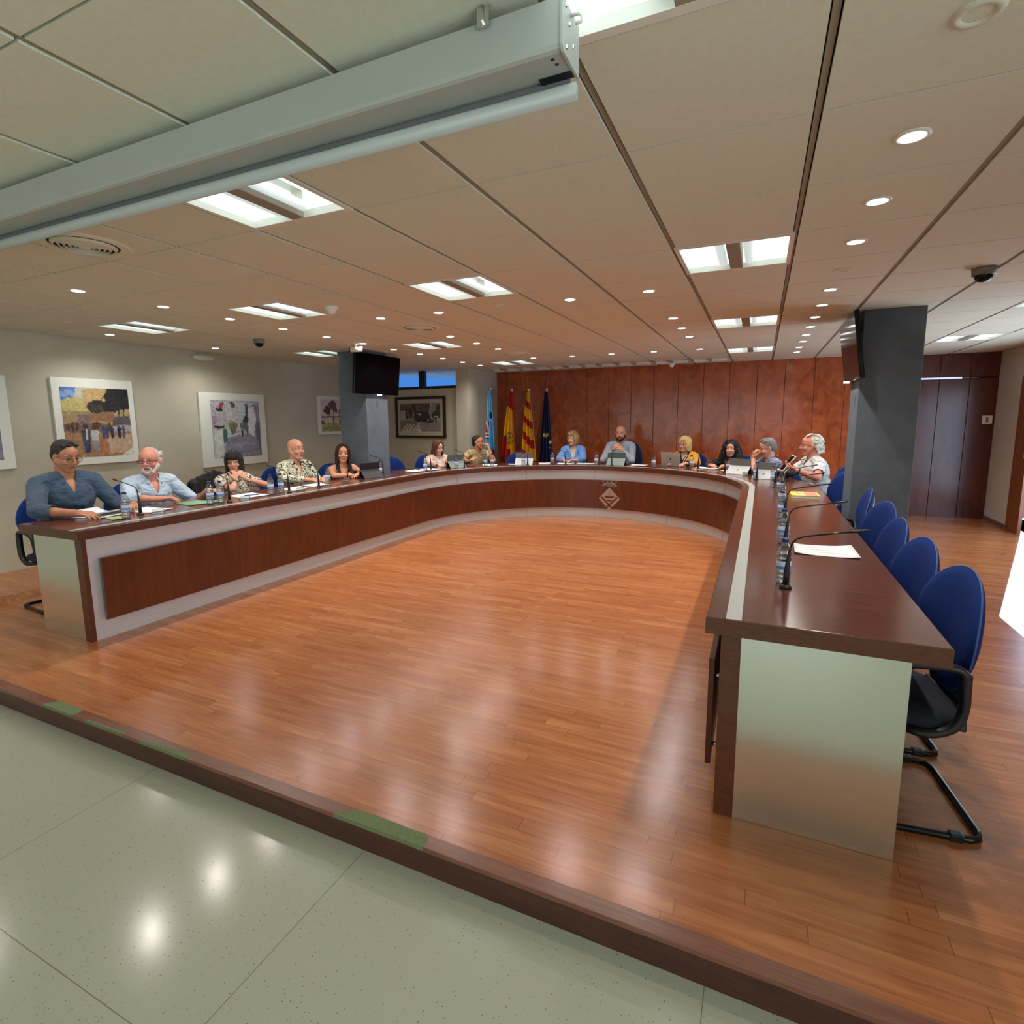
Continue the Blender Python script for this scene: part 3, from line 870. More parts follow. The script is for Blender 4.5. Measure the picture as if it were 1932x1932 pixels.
b = sweep([(-0.0575, 0.7515), (-0.0575, ZT - 0.002), (-0.055, ZT - 0.002), (-0.055, 0.7515)], 2.063)
for x0, x1 in ((DCX - DR - 0.69, DCX - DR + 0.0575), (DCX + DR - 0.0575, DCX + DR + 0.69)):
    b.box(x0, x1, 2.0615, 2.0648, 0.7515, ZT - 0.002)
dpart(b, 'desktop_edge', M_TOPE)
dpart(sweep([(0.012, ZT), (0.012, ZT + 0.0012), (0.066, ZT + 0.0012), (0.066, ZT)], 2.066), 'inlay_strip', M_INLAY)
dpart(sweep([(0.0, 0.0), (0.0, 0.75), (0.05, 0.75), (0.05, 0.0)], DY0 + 0.001), 'inner_panel', M_ALU)
for k, o in enumerate(desk.children):
    pass
nn = len(dpath(0))
dpart(sweep([(-0.048, 0.145), (-0.048, 0.598), (-0.026, 0.598), (-0.026, 0.145)], 2.19), 'raised_panel', M_BROWN, 0.002)
for yy in (2.24,):
    for zz in (0.22, 0.52):
        for sx in (-1, 1):
            b = MB(); b.tube([(DCX + sx * (DR - 0.001), yy - 0.02, zz), (DCX + sx * (DR - 0.027), yy - 0.02, zz)], 0.009, 10); dpart(b, 'standoff_stud', M_CHROME)
for s in (-1, 1):
    xi = DCX + s * DR
    a, c = sorted((xi - s * 0.0025, xi + s * 0.068)); b = MB(); b.box(a, c, DY0 - 0.012, DY0 + 0.022, 0.0, 0.75); dpart(b, 'end_post', M_TOPE, 0.001)
    a, c = sorted((xi + s * 0.068, xi + s * 0.593)); b = MB(); b.box(a, c, DY0 - 0.010, DY0 + 0.022, 0.001, 0.75); dpart(b, 'end_panel', M_ALUS)
    a, c = sorted((xi + s * 0.0, xi + s * 0.55)); b = MB(); b.box(a + 0.06, c - 0.06, DY0 + 0.024, DY0 + 0.04, 0.05, 0.74); dpart(b, 'end_backing', M_DARK)
# seams of the aluminium
for a in (125, 95, 62, 30, 158):
    w = math.radians(a); r = DR - 0.0012
    b = MB(); p = Vector((DCX + r * math.cos(w), DCY + r * math.sin(w), 0)); tg = Vector((-math.sin(w), math.cos(w), 0))
    b.obox(p + Vector((0, 0, 0.375)), tg * 0.0015, Vector((math.cos(w), math.sin(w), 0)) * 0.001, Vector((0, 0, 0.374))); dpart(b, 'panel_joint', M_GREYP)
# the crest
cw = math.radians(88.0); cr = DR - 0.050
cp = Vector((DCX + cr * math.cos(cw), DCY + cr * math.sin(cw), 0)); cn = Vector((-math.cos(cw), -math.sin(cw), 0)); ct = Vector((math.sin(cw), -math.cos(cw), 0)); up = Vector((0, 0, 1))
M_CREST = P('crest_metal', (176, 152, 138), 0.4, 0.5, var=0.03)
crest = MB().prism([(0, 0.13), (0.172, 0.312), (0.004, 0.482), (-0.004, 0.482), (-0.172, 0.312)], cp, ct, up, cn * 0.006)
crest = dpart(crest, 'crest', M_CREST)
def cpiece(poly, name, m, d0=0.006, d1=0.002):
    b = MB().prism(poly, cp + cn * d0, ct, up, cn * d1); o = b.build(name, m, crest); return o
def bar2(x0, z0, x1, z1, w):
    d = Vector((x1 - x0, z1 - z0)).normalized(); n = Vector((-d.y, d.x)) * w / 2
    return [(x0 + n.x, z0 + n.y), (x1 + n.x, z1 + n.y), (x1 - n.x, z1 - n.y), (x0 - n.x, z0 - n.y)]
cpiece(bar2(-0.130, 0.338, 0.045, 0.168, 0.026), 'diagonal_bar', M_BROWN)
cpiece(bar2(0.130, 0.338, -0.045, 0.168, 0.026), 'diagonal_bar', M_BROWN, 0.0062)
cpiece([(-0.082, 0.352), (0.085, 0.352), (0.06, 0.322), (-0.06, 0.322)], 'boat', M_BROWN)
cpiece(bar2(0.0, 0.352, 0.0, 0.425, 0.006), 'boat', M_BROWN)
cpiece([(-0.05, 0.290), (-0.02, 0.296), (0.0, 0.289), (0.02, 0.296), (0.05, 0.290), (0.04, 0.276), (0.0, 0.268), (-0.04, 0.276)], 'wave', M_BROWN)
arc = [(0.118 * math.sin(t), 0.505 + 0.062 * math.cos(t * 1.0) - 0.0) for t in [(-1 + 2 * i / 14) * 1.35 for i in range(15)]]
cpiece([(x, z) for x, z in arc] + [(x * 0.93, z - 0.018) for x, z in arc[::-1]], 'crown_band', M_CREST, 0.0, 0.008)
cpiece([(x * 0.90, z - 0.026) for x, z in arc] + [(0.10 * math.sin(t), 0.520 - 0.026 * math.cos(t)) for t in [(1 - 2 * i / 10) * 1.3 for i in range(11)]], 'crown_cap', M_GREYP, 0.0, 0.005)
for x in (-0.105, -0.035, 0.035, 0.105):
    cpiece([(x + 0.010 * math.cos(a), 0.586 + 0.010 * math.sin(a) - abs(x) * 0.08) for a in [i * PI / 4 for i in range(8)]], 'crown_pearl', M_CREST, 0.0, 0.007)

# ------------------------------------------------------------------ chairs
M_SEAT = P('seat_fabric', (16, 20, 34), 0.9, var=0.1, vscale=80, bump=0.2, bscale=400)
def make_chair(label, high=False, group='blue cantilever chairs round the desk'):
    """faces +X; origin on the floor under the seat"""
    t = thing('conference_chair', label, 'chair', group=group)
    b = MB()
    n = 20; prof = [(0.0, 0.40), (0.12, 0.402), (0.205, 0.41), (0.238, 0.43), (0.235, 0.452), (0.20, 0.468), (0.12, 0.474), (0.0, 0.475)]
    vs = []
    for r, z in prof:
        for k in range(28):
            a = 2 * PI * k / 28; c, s_ = math.cos(a), math.sin(a)
            q = (abs(c) ** 3.2 + abs(s_) ** 3.2) ** (-1 / 3.2)
            vs.append((0.02 + c * q * r, s_ * q * r * 1.02, z - 0.02 * max(0, c * q * r / 0.24) ** 3))
    fs = [(i * 28 + k, i * 28 + (k + 1) % 28, (i + 1) * 28 + (k + 1) % 28, (i + 1) * 28 + k) for i in range(len(prof) - 1) for k in range(28)]
    b.add(vs, fs, True); b.build('seat', M_SEAT, t)
    b = MB(); b.box(-0.15, 0.18, -0.16, 0.16, 0.375, 0.402); b.build('seat_plate', M_BLACK, t, bevel=0.01)
    # oval padded back
    def back(thick, w, h, zc, mat, name, off):
        vs = []; N = 32; rings = [0.0, 0.35, 0.65, 0.85, 0.95, 1.0]
        for side in (1, -1):
            for r in rings:
                for k in range(N):
                    a = 2 * PI * k / N
                    y = math.sin(a) * r; z = math.cos(a) * r
                    ww = w * (1 - 0.34 * max(0, -z) ** 1.3)
                    th = thick * math.sqrt(max(0, 1 - r ** 4)) if r < 1 else 0
                    zz = zc + z * h
                    x = -0.205 - 0.08 * (zz - 0.70) + off + side * th + 0.045 * (y * ww) ** 2 / 0.06
                    vs.append((x, y * ww, zz))
        m = len(rings); fs = []
        for s_ in range(2):
            for i in range(m - 1):
                for k in range(N):
                    a0, a1 = s_ * m * N + i * N + k, s_ * m * N + i * N + (k + 1) % N
                    q = (a0, a1, a1 + N, a0 + N)
                    fs.append(q if s_ == 0 else q[::-1])
        b = MB(); b.add(vs, fs, True); return b.build(name, mat, t)
    b = MB(); b.prism([(-0.15, 0.47), (0.15, 0.47), (0.14, 0.60), (-0.14, 0.60)], (-0.218, 0, 0), (0, 1, 0), (0, 0, 1), (0.03, 0, 0)); b.prism([(-0.17, 0.385), (0.17, 0.385), (0.15, 0.47), (-0.15, 0.47)], (-0.205, 0, 0), (0, 1, 0), (0, 0, 1), (0.03, 0, 0)); b.build('back_support', M_BLACK, t, bevel=0.008)
    H = 0.245 if not high else 0.34
    zc = 0.728 if not high else 0.82
    back(0.030, 0.246, H, zc, M_BLUE, 'backrest', 0.0)
    back(0.020, 0.185, H * 0.80, zc, M_BLACK, 'backrest_shell', -0.016)
    b = MB(); pts = []
    for k in range(33):
        a = 2 * PI * k / 32; y = math.sin(a); z = math.cos(a); ww = 0.247 * (1 - 0.34 * max(0, -z) ** 1.3); zz = zc + z * H
        pts.append((-0.206 - 0.08 * (zz - 0.70) + 0.045 * (y * ww) ** 2 / 0.06, y * ww, zz))
    b.tube(pts, 0.0035, 6, caps=False); b.build('piping', P('grey_piping', (60, 84, 140), 0.6, var=0), t)
    for s_ in (-1, 1):
        b = MB(); y = 0.245 * s_
        pts = [(0.04, y * 0.75, 0.405), (-0.02, y, 0.405), (-0.08, y, 0.412), (-0.130, y, 0.445), (-0.150, y, 0.51), (-0.146, y, 0.60), (-0.138, y, 0.645), (-0.11, y, 0.662), (-0.02, y, 0.664), (0.08, y, 0.658), (0.13, y, 0.62), (0.155, y, 0.55), (0.16, y * 0.95, 0.47), (0.13, y * 0.75, 0.405)]
        sp = []
        for i in range(len(pts) - 1):
            p0 = Vector(pts[max(0, i - 1)]); p1 = Vector(pts[i]); p2 = Vector(pts[i + 1]); p3 = Vector(pts[min(len(pts) - 1, i + 2)])
            for j in range(3):
                u = j / 3
                sp.append(0.5 * ((2 * p1) + (p2 - p0) * u + (2 * p0 - 5 * p1 + 4 * p2 - p3) * u * u + (3 * p1 - p0 - 3 * p2 + p3) * u ** 3))
        sp.append(Vector(pts[-1]))
        b.tube(sp, 0.017, 8, flat=(1.35, 0.95)); b.build('armrest', M_BLACK, t)
    b = MB()
    def corner(p, q, r_, n=5):
        return [p]
    z0 = 0.013; w = 0.245; pts = [(0.10, -w * 0.7, 0.385), (0.16, -w * 0.85, 0.375), (0.20, -w, 0.34), (0.215, -w, 0.24), (0.22, -w, 0.10), (0.215, -w, 0.035), (0.19, -w, z0)]
    pts += [(0.10, -w, z0), (-0.08, -w, z0), (-0.215, -w, z0), (-0.245, -w + 0.012, z0), (-0.257, -w + 0.05, z0), (-0.257, 0, z0)]
    pts += [(x, -y, z) for x, y, z in pts[-2::-1]]
    b.tube(pts, 0.0125, 10); b.build('frame', M_TUBE, t)
    for s_ in (-1, 1):
        for x in (-0.17, 0.13):
            b = MB(); b.box(x - 0.022, x + 0.022, s_ * w - 0.015, s_ * w + 0.015, 0.0, 0.03); b.build('floor_glide', M_BLACK, t, bevel=0.004)
    return t
def az_in(x, y):
    """direction from a seat to the middle of the desk"""
    if y < DCY: return 0.0 if x < DCX else PI
    return math.atan2(DCY - y, DCX - x)
ch0 = make_chair('empty blue conference chair nearest the camera at the right end of the desk')
ch0.location = (0.53, 2.53, 0); ch0.rotation_euler = (0, 0, math.radians(187))
for x, y, a, lb in ((0.53, 3.09, 188, 'empty blue chair, second from the near end of the right wing'), (0.54, 3.68, 184, 'empty blue chair, third from the near end of the right wing'),
                    (0.60, 4.33, 193, 'empty blue chair, fourth from the near end of the right wing'), (0.62, 5.20, 178, 'empty blue chair beside the right column, seen almost edge-on'),
                    (0.70, 6.62, 212, 'empty blue chair between the right column and the man in white')):
    dup(ch0, loc=(x, y, 0), rz=math.radians(a), label=lb)
def chair_at(x, y, label, daz=0, rot=None):
    a = az_in(x, y) + math.radians(daz)
    return dup(ch0, loc=(x, y, 0), rz=a, label=label)
chair_at(-5.16, 7.02, 'empty blue chair between the left column and the woman in pink')
chair_at(-3.80, 8.66, 'empty blue chair in front of the yellow and red flags')

# ------------------------------------------------------------------ people
BK = [0]
def bake(mb, vox, smooth=2, name='m', off=(0, 0, 0), fac=0.5):
    me = mb.mesh('tmp')
    o = bpy.data.objects.new('tmp', me); COL.objects.link(o)
    r = o.modifiers.new('r', 'REMESH'); r.mode = 'VOXEL'; r.voxel_size = vox; r.use_smooth_shade = True
    if smooth:
        s_ = o.modifiers.new('s', 'SMOOTH'); s_.iterations = smooth; s_.factor = fac
    dg = bpy.context.evaluated_depsgraph_get(); dg.update()
    m2 = bpy.data.meshes.new_from_object(o.evaluated_get(dg))
    m2.name = name
    bpy.data.objects.remove(o); bpy.data.meshes.remove(me)
    n = len(m2.vertices); co = np.empty(n * 3, dtype=np.float32); m2.vertices.foreach_get('co', co)
    co = co.reshape(-1, 3) - np.array(off, dtype=np.float32); m2.vertices.foreach_set('co', co.ravel())
    m2.polygons.foreach_set('use_smooth', [True] * len(m2.polygons)); m2.update()
    return m2
def mobj(me, name, mats, parent):
    o = bpy.data.objects.new(name, me); COL.objects.link(o); o.parent = parent
    me.materials.clear()
    for m in (mats if isinstance(mats, (list, tuple)) else [mats]): me.materials.append(m)
    return o
def cut(me, fn):
    """delete the faces whose centre (n,3 numpy) answers True"""
    n = len(me.polygons); c = np.empty(n * 3, dtype=np.float32); me.polygons.foreach_get('center', c)
    k = fn(c.reshape(-1, 3))
    if not k.any(): return
    bm = bmesh.new(); bm.from_mesh(me); bm.faces.ensure_lookup_table()
    bmesh.ops.delete(bm, geom=[bm.faces[i] for i in np.nonzero(k)[0]], context='FACES')
    nb = {}
    for e in bm.edges:
        if e.is_boundary:
            a_, b_ = e.verts; nb.setdefault(a_, []).append(b_); nb.setdefault(b_, []).append(a_)
    for it in range(7):
        new = {v: v.co * 0.4 + sum((w.co for w in q), Vector()) * (0.6 / len(q)) for v, q in nb.items() if len(q) == 2}
        for v, c_ in new.items(): v.co = c_
    bm.to_mesh(me); bm.free()

def skin(rgb): return P('skin_%d_%d_%d' % rgb, rgb, 0.5, var=0.07, vscale=22, bump=0.08, bscale=180, spec=0.35)
def hairm(rgb): return P('hair_%d_%d_%d' % rgb, rgb, 0.55, var=0.35, vscale=30, bump=0.9, bscale=90, stretch=(2.2, 2.2, 0.6), spec=0.4)
def cloth(name, rgb, bump=0.5, var=0.08): return P(name, rgb, 0.85, var=var, vscale=9, bump=min(1.0, bump * 1.9), bscale=9, sheen=0.1, bdist=0.045, stretch=(1.0, 1.0, 1.6))
def pattern(name, base, ink, scale, thr, kind='noise', ink2=None):
    k = NT(name)
    tc = k.n('ShaderNodeTexCoord')
    n = k.n('ShaderNodeTexNoise'); n.inputs['Scale'].default_value = scale; n.inputs['Detail'].default_value = 2.5; n.inputs['Distortion'].default_value = 2.2
    if kind == 'voronoi':
        v = k.n('ShaderNodeTexVoronoi', feature='DISTANCE_TO_EDGE'); v.inputs['Scale'].default_value = scale
        k.l(tc.outputs['Object'], v.inputs['Vector']); src = v.outputs['Distance']
    else:
        k.l(tc.outputs['Object'], n.inputs['Vector']); src = n.outputs[0]
    r = k.n('ShaderNodeValToRGB'); e = r.color_ramp.elements
    e[0].color = s2l(ink) + (1,); e[1].color = s2l(base) + (1,); e[0].position = thr - 0.012; e[1].position = thr + 0.012
    if ink2:
        x = e.new(min(0.99, thr + 0.13)); x.color = s2l(base) + (1,)
        x = e.new(min(0.995, thr + 0.15)); x.color = s2l(ink2) + (1,)
    k.l(src, r.inputs[0]); k.l(r.outputs[0], k.p.inputs['Base Color'])
    k.p.inputs['Roughness'].default_value = 0.85
    return k.m
M_EYEW = P('eye_white', (176, 164, 154), 0.3, var=0)
M_IRIS = P('iris_dark', (38, 26, 20), 0.2, var=0)
M_TROUS = cloth('dark_trousers', (40, 42, 52))
M_SHOE = P('black_shoe', (24, 22, 22), 0.4, var=0)

def unit(v): v = Vector(v); return v.normalized()
def hand(b, W, d, n, side, curl, s=1.0, spread=0.0, inf=0.0):
    d = unit(d); n = Vector(n); n = (n - d * n.dot(d)).normalized()
    lat = (d.cross(n) if side < 0 else n.cross(d)).normalized()     # towards the thumb
    b.cap(W, W + d * 0.03 * s, 0.024 * s, 0.026 * s)
    L = [0.070, 0.080, 0.074, 0.058]
    for i in range(4):
        o = (1.5 - i)
        b.cap(W + d * 0.018 * s + lat * o * 0.012 * s, W + d * 0.086 * s + lat * o * 0.0205 * s, 0.0125 * s, 0.0115 * s, 10)
        p = W + d * (0.088 - 0.004 * abs(o - 0.5)) * s + lat * o * 0.0205 * s
        ang = 0.12 + (0.0 if i else -0.05)
        dd = (d + lat * o * (0.05 + spread)).normalized()
        for k, (q, c) in enumerate(((0.45, 0.75), (0.30, 1.0), (0.25, 0.7))):
            ang += curl * c
            v = dd * math.cos(ang) + n * math.sin(ang)
            p2 = p + v * L[i] * q * s
            r0 = (0.0095 - 0.0010 * k) * s
            b.cap(p, p2, r0, r0 - 0.0009 * s, 8); p = p2
    tb = W + d * 0.022 * s + lat * 0.020 * s
    v1 = (d * 0.65 + lat * 0.75 + n * 0.25).normalized()
    p1 = tb + v1 * 0.040 * s
    v2 = (d * 0.92 + lat * 0.25 + n * (0.25 + 0.3 * curl)).normalized()
    p2 = p1 + v2 * 0.032 * s; p3 = p2 + (v2 + d * 0.1 + n * 0.2 * curl).normalized() * 0.024 * s
    b.cap(tb, p1, 0.015 * s, 0.0115 * s, 8); b.cap(p1, p2, 0.011 * s, 0.010 * s, 8); b.cap(p2, p3, 0.0098 * s, 0.0085 * s, 8)

def person(label, H, az, haz, hpitch=0, hroll=0, fem=False, k=1.0, fat=0.0, arms=None, sk=(196, 142, 116), hair=None, hairc=(40, 32, 28),
           top=None, topm=None, vneck=0.0, vw=0.05, collar=False, jacket=None, jv=(0.30, 0.075), glasses=None, beard=None, gaze=0.0, closed=False, sleeve='long', lean=0.06, extra=None, mouth=(150, 84, 76), brow=None, jaw=1.0, hk=1.0):
    H = Vector(H); a = math.radians(az); f = Vector((math.cos(a), math.sin(a), 0)); u = Vector((0, 0, 1)); l = u.cross(f)
    ha = math.radians(haz); hp_ = math.radians(hpitch); hr = math.radians(hroll)
    hf = Vector((math.cos(ha) * math.cos(hp_), math.sin(ha) * math.cos(hp_), -math.sin(hp_)))
    hl = u.cross(hf).normalized(); hu = hf.cross(hl).normalized()
    hl, hu = hl * math.cos(hr) + hu * math.sin(hr), hu * math.cos(hr) - hl * math.sin(hr)
    hs = k * (0.94 if fem else 1.0) * hk
    def hp(x, y, z): return H + hf * (x * hs) + hl * (y * hs) + hu * (z * hs)
    base = H - f * (0.12 + lean); base.z = 0
    root = thing('person', label, 'person', tuple(base))
    N = H - u * (0.150 * k) - f * 0.035 * k - (hf - f) * 0.01
    S = N - u * 0.030 * k
    sw = (0.150 if fem else 0.178) * k
    Cc = S - u * 0.125 * k - f * (0.01 + lean * 0.2)
    Bc = S - u * 0.300 * k - f * (0.02 + lean * 0.55)
    Pc = Vector((S.x, S.y, 0.59)) - f * (0.03 + lean)
    def torso(b, i=0.0, full=True):
        w = 0.90 if fem else 1.0
        b.ell(Cc, ((0.112 * k + i + fat * 0.5), 0.155 * w * k + i + fat * 0.5, 0.165 * k + i), f, l, u, 18, 12)
        b.ell(Bc, (0.108 * k + i + fat, 0.140 * w * k + i + fat, 0.175 * k + i), f, l, u, 18, 12)
        b.ell(Pc, (0.125 * k + i, 0.165 * k + i, 0.12 * k + i), f, l, u, 18, 10)
        b.cap(S + l * (sw - 0.01) - u * 0.020, S - l * (sw - 0.01) - u * 0.020, 0.054 * k + i)
        for s_ in (-1, 1): b.cap(N + l * s_ * 0.020 - u * 0.012, S + l * s_ * sw * 0.80 - u * 0.006, 0.050 * k + i * 0.8, 0.050 * k + i)
        if fem:
            for s_ in (-1, 1): b.ell(Cc + f * 0.072 * k + l * s_ * 0.066 * k - u * 0.030, (0.058 + i, 0.062 + i, 0.060 + i), f, l, u)
    joints = []
    for s_ in (1, -1):
        A = arms['l' if s_ > 0 else 'r']
        Sh = S + l * s_ * sw - u * 0.032 * k
        W = Vector(A['w'])
        if 'e' in A: E = Vector(A['e'])
        else:
            L1, L2 = 0.285 * k, 0.255 * k
            d = W - Sh; D = min(d.length, (L1 + L2) * 0.985); dn = d.normalized()
            x = (L1 * L1 - L2 * L2 + D * D) / (2 * D); hgt = math.sqrt(max(0, L1 * L1 - x * x))
            pole = -u * 1.0 + l * s_ * 0.55 - f * 0.25
            pole = (pole - dn * pole.dot(dn)).normalized()
            E = Sh + dn * x + pole * hgt
            if E.z < 0.865 and (E - Vector((DCX, DCY, E.z))).length < DR + 0.72 + (10 if E.y > DCY else 0): E.z = max(E.z, 0.865)
        joints.append((s_, Sh, E, W, A))
    # body: one continuous skin
    b = MB(); torso(b)
    b.cap(hp(-0.022, 0, -0.055), N - u * 0.02, (0.047 if fem else 0.056) * k, (0.052 if fem else 0.062) * k)
    if not fem: b.cap(hp(-0.01, 0, -0.09), N + f * 0.01, 0.045 * k, 0.05 * k)
    for s_, Sh, E, W, A in joints:
        g = 0.86 if fem else 1.0
        b.cap(Sh, E, 0.050 * k * g, 0.038 * k * g); b.cap(E, W, 0.039 * k * g, 0.026 * k * g)
        b.cap(E + (W - E) * 0.22, E + (W - E) * 0.5, 0.041 * k * g, 0.034 * k * g)
        hand(b, W, A.get('d', W - E), A.get('n', (0, 0, -1)), s_, A.get('c', 0.35), k * (0.92 if fem else 1.0), A.get('sp', 0.0))
    def he(c, r): b.ell(hp(*c), (r[0] * hs, r[1] * hs, r[2] * hs), hf, hl, hu, 18, 12)
    he((-0.012, 0, 0.030), (0.098, 0.076, 0.090))
    he((0.028, 0, -0.028), (0.062, 0.060 * jaw, 0.085))
    he((0.040, 0, 0.045), (0.048, 0.058, 0.050))
    he((0.068, 0, -0.060), (0.026, 0.032, 0.030))
    he((0.064, 0, -0.097), (0.025, 0.026 * jaw, 0.019))
    for s_ in (-1, 1):
        b.cap(hp(0.002, 0.056 * s_ * jaw, -0.035), hp(0.052, 0.022 * s_ * jaw, -0.092), 0.023 * hs, 0.020 * hs)
        he((0.058, 0.038 * s_, -0.028), (0.030, 0.024, 0.024))
        b.cap(hp(0.079, 0.014 * s_, 0.025), hp(0.066, 0.046 * s_, 0.024), 0.0115 * hs, 0.010 * hs)
        he((0.0672, 0.031 * s_, 0.0125 if not closed else 0.006), (0.0140, 0.018, 0.0088 if not closed else 0.0130))
        he((0.0660, 0.031 * s_, -0.0105), (0.0125, 0.017, 0.0070))
        b.ell(hp(-0.008, 0.078 * s_, -0.006), (0.017 * hs, 0.0085 * hs, 0.030 * hs), (hf * 0.96 - hl * 0.28 * s_).normalized(), (hl * 0.96 + hf * 0.28 * s_).normalized(), hu)
        he((0.0965, 0.0115 * s_, -0.029), (0.010, 0.0085, 0.008))
    b.cap(hp(0.080, 0, 0.016), hp(0.1065, 0, -0.022), 0.0085 * hs, 0.0125 * hs)
    me = bake(b, 0.0052 * k, 2, 'person_body', base, 0.4)
    body = mobj(me, 'body', skin(sk), root)
    # eyes, brows, lips
    g = math.radians(gaze)
    for s_ in (-1, 1):
        e = MB(); c = (0.0700, 0.031 * s_, 0.0035)
        e.ell(hp(*c) - base, (0.0118 * hs, 0.0145 * hs, 0.0100 * hs), hf, hl, hu, 14, 10)
        if not closed:
            e.mat(1); e.ell(hp(c[0] + 0.0075, c[1] + 0.0075 * math.sin(g), c[2] - 0.001) - base, (0.0055 * hs, 0.0072 * hs, 0.0080 * hs), hf, hl, hu, 12, 8)
            e.build('eye', [M_EYEW, M_IRIS], root)
        else: e.build('eye', [M_IRIS, M_IRIS], root)
        e = MB(); bc = brow or hairc
        e.tube([hp(0.0905, 0.014 * s_, 0.030) - base, hp(0.0875, 0.030 * s_, 0.036) - base, hp(0.076, 0.047 * s_, 0.031) - base], [0.0034 * hs, 0.0036 * hs, 0.0016 * hs], 8)
        e.build('eyebrow', hairm(bc), root)
    e = MB()
    e.ell(hp(0.0905, 0, -0.0565) - base, (0.0065 * hs, 0.0225 * hs, 0.0042 * hs), hf, hl, hu); e.ell(hp(0.0895, 0, -0.0645) - base, (0.0072 * hs, 0.019 * hs, 0.0048 * hs), hf, hl, hu)
    e.build('mouth', P('lips_%d_%d_%d' % mouth, mouth, 0.45, var=0), root)
    if glasses:
        rim, w_, h_ = glasses[0], glasses[1], glasses[2]
        e = MB()
        for s_ in (-1, 1):
            pts = []
            for q in range(25):
                t = 2 * PI * q / 24; c, s2 = math.cos(t), math.sin(t); m = (abs(c) ** 3 + abs(s2) ** 3) ** (-1 / 3)
                pts.append(hp(0.1005 - 0.25 * (abs(0.034 * s_ + c * m * w_) - 0.02) ** 1 * 0.4, 0.034 * s_ + c * m * w_, -0.001 + s2 * m * h_) - base)
            e.tube(pts, glasses[3] * hs, 6, caps=False)
            e.tube([hp(0.094, (0.034 + w_) * s_, 0.006) - base, hp(0.075, 0.074 * s_, 0.007) - base, hp(-0.01, 0.081 * s_, 0.010) - base], glasses[3] * hs, 6)
        e.tube([hp(0.102, -0.012, 0.004) - base, hp(0.107, 0, 0.007) - base, hp(0.102, 0.012, 0.004) - base], glasses[3] * hs, 6)
        gl = e.build('glasses', P('rim_%d_%d_%d' % rim, rim, 0.35, var=0), root)
        for s_ in (-1, 1):
            e = MB(); e.ell(hp(0.0985, 0.034 * s_, -0.001) - base, (0.0008, (w_ - 0.001) * hs, (h_ - 0.001) * hs), hf, hl, hu); e.build('lens', M_LENS, gl)
    if beard:
        e = MB(); bm_ = beard[1]; th = bm_
        e.ell(hp(0.064, 0, -0.099), ((0.026 + th) * hs, (0.027 + th) * hs * jaw, (0.020 + th) * hs), hf, hl, hu)
        for s_ in (-1, 1):
            e.cap(hp(0.002, 0.0565 * s_ * jaw, -0.040), hp(0.050, 0.024 * s_ * jaw, -0.094), (0.0235 + th * 0.7) * hs, (0.021 + th) * hs)
            e.cap(hp(0.094, 0.006 * s_, -0.0465), hp(0.086, 0.026 * s_, -0.056), 0.0062 * hs, 0.0055 * hs)
            e.cap(hp(0.083, 0.029 * s_, -0.060), hp(0.077, 0.026 * s_, -0.086), 0.0085 * hs, 0.012 * hs)
            if th > 0.003: e.cap(hp(-0.004, 0.073 * s_, 0.01), hp(0.002, 0.066 * s_, -0.035), 0.006 * hs, 0.012 * hs)
        me = bake(e, 0.0045, 1, 'beard', base); mobj(me, 'beard', hairm(beard[0]), root)
    # hair
    if hair: do_hair(hair, hp, hs, hf, hl, hu, base, root, hairm(hairc), k)
    # top
    if top:
        b = MB(); torso(b, 0.012)
        for s_, Sh, E, W, A in joints:
            g = 0.90 if fem else 1.0
            if sleeve == 'long': b.cap(Sh, E, 0.061 * k * g, 0.050 * k * g); b.cap(E, W - (W - E).normalized() * 0.015, 0.049 * k * g, 0.036 * k)
            elif sleeve == 'elbow':
                q = E + (W - E) * 0.33
                b.cap(Sh, E, 0.062 * k * g, 0.053 * k * g); b.cap(E, q, 0.051 * k, 0.046 * k)
                b.cap(E + (W - E) * 0.24, E + (W - E) * 0.36, 0.050 * k, 0.050 * k)
            elif sleeve == 'short': b.cap(Sh, Sh + (E - Sh) * 0.62, 0.060 * k * g, 0.056 * k * g)
        me = bake(b, 0.0075, 3, 'garment', base)
        Nf, ff, lf, uf = [np.array(x) for x in (N - base, f, l, u)]
        if sleeve in ('short', 'elbow', 'long'):
            cuts = []
            for s_, Sh, E, W, A in joints:
                if sleeve == 'short': p0, dd = Sh + (E - Sh) * 0.62, (E - Sh).normalized()
                elif sleeve == 'elbow': p0, dd = E + (W - E) * 0.40, (W - E).normalized()
                else: p0, dd = W - (W - E).normalized() * 0.012, (W - E).normalized()
                cuts.append((np.array(p0 - base), np.array(dd)))
            cut(me, lambda c: np.any([(((c - p) @ d) > 0.0) & (np.linalg.norm(c - p, axis=1) < 0.11) & (np.linalg.norm((c - p) - np.outer((c - p) @ d, d), axis=1) < 0.075) for p, d in cuts], axis=0))
        if vneck > 0:
            cut(me, lambda c: (((c - Nf) @ ff) > 0.0) & (((c - Nf) @ uf) > -vneck) & (np.abs((c - Nf) @ lf) < vw * (((c - Nf) @ uf) + vneck) / vneck))
        if sleeve == 'straps':
            cut(me, lambda c: (((c - Nf) @ uf) > -0.075) & (np.abs((c - Nf) @ lf) > 0.100))
            cut(me, lambda c: (((c - Nf) @ uf) > -0.01) & (np.abs((c - Nf) @ lf) < 0.062))
            cut(me, lambda c: (((c - Nf) @ ff) > 0.0) & (((c - Nf) @ uf) > -0.20) & (np.abs((c - Nf) @ lf) < 0.064 * np.clip((((c - Nf) @ uf) + 0.20) / 0.10, 0, 1)))
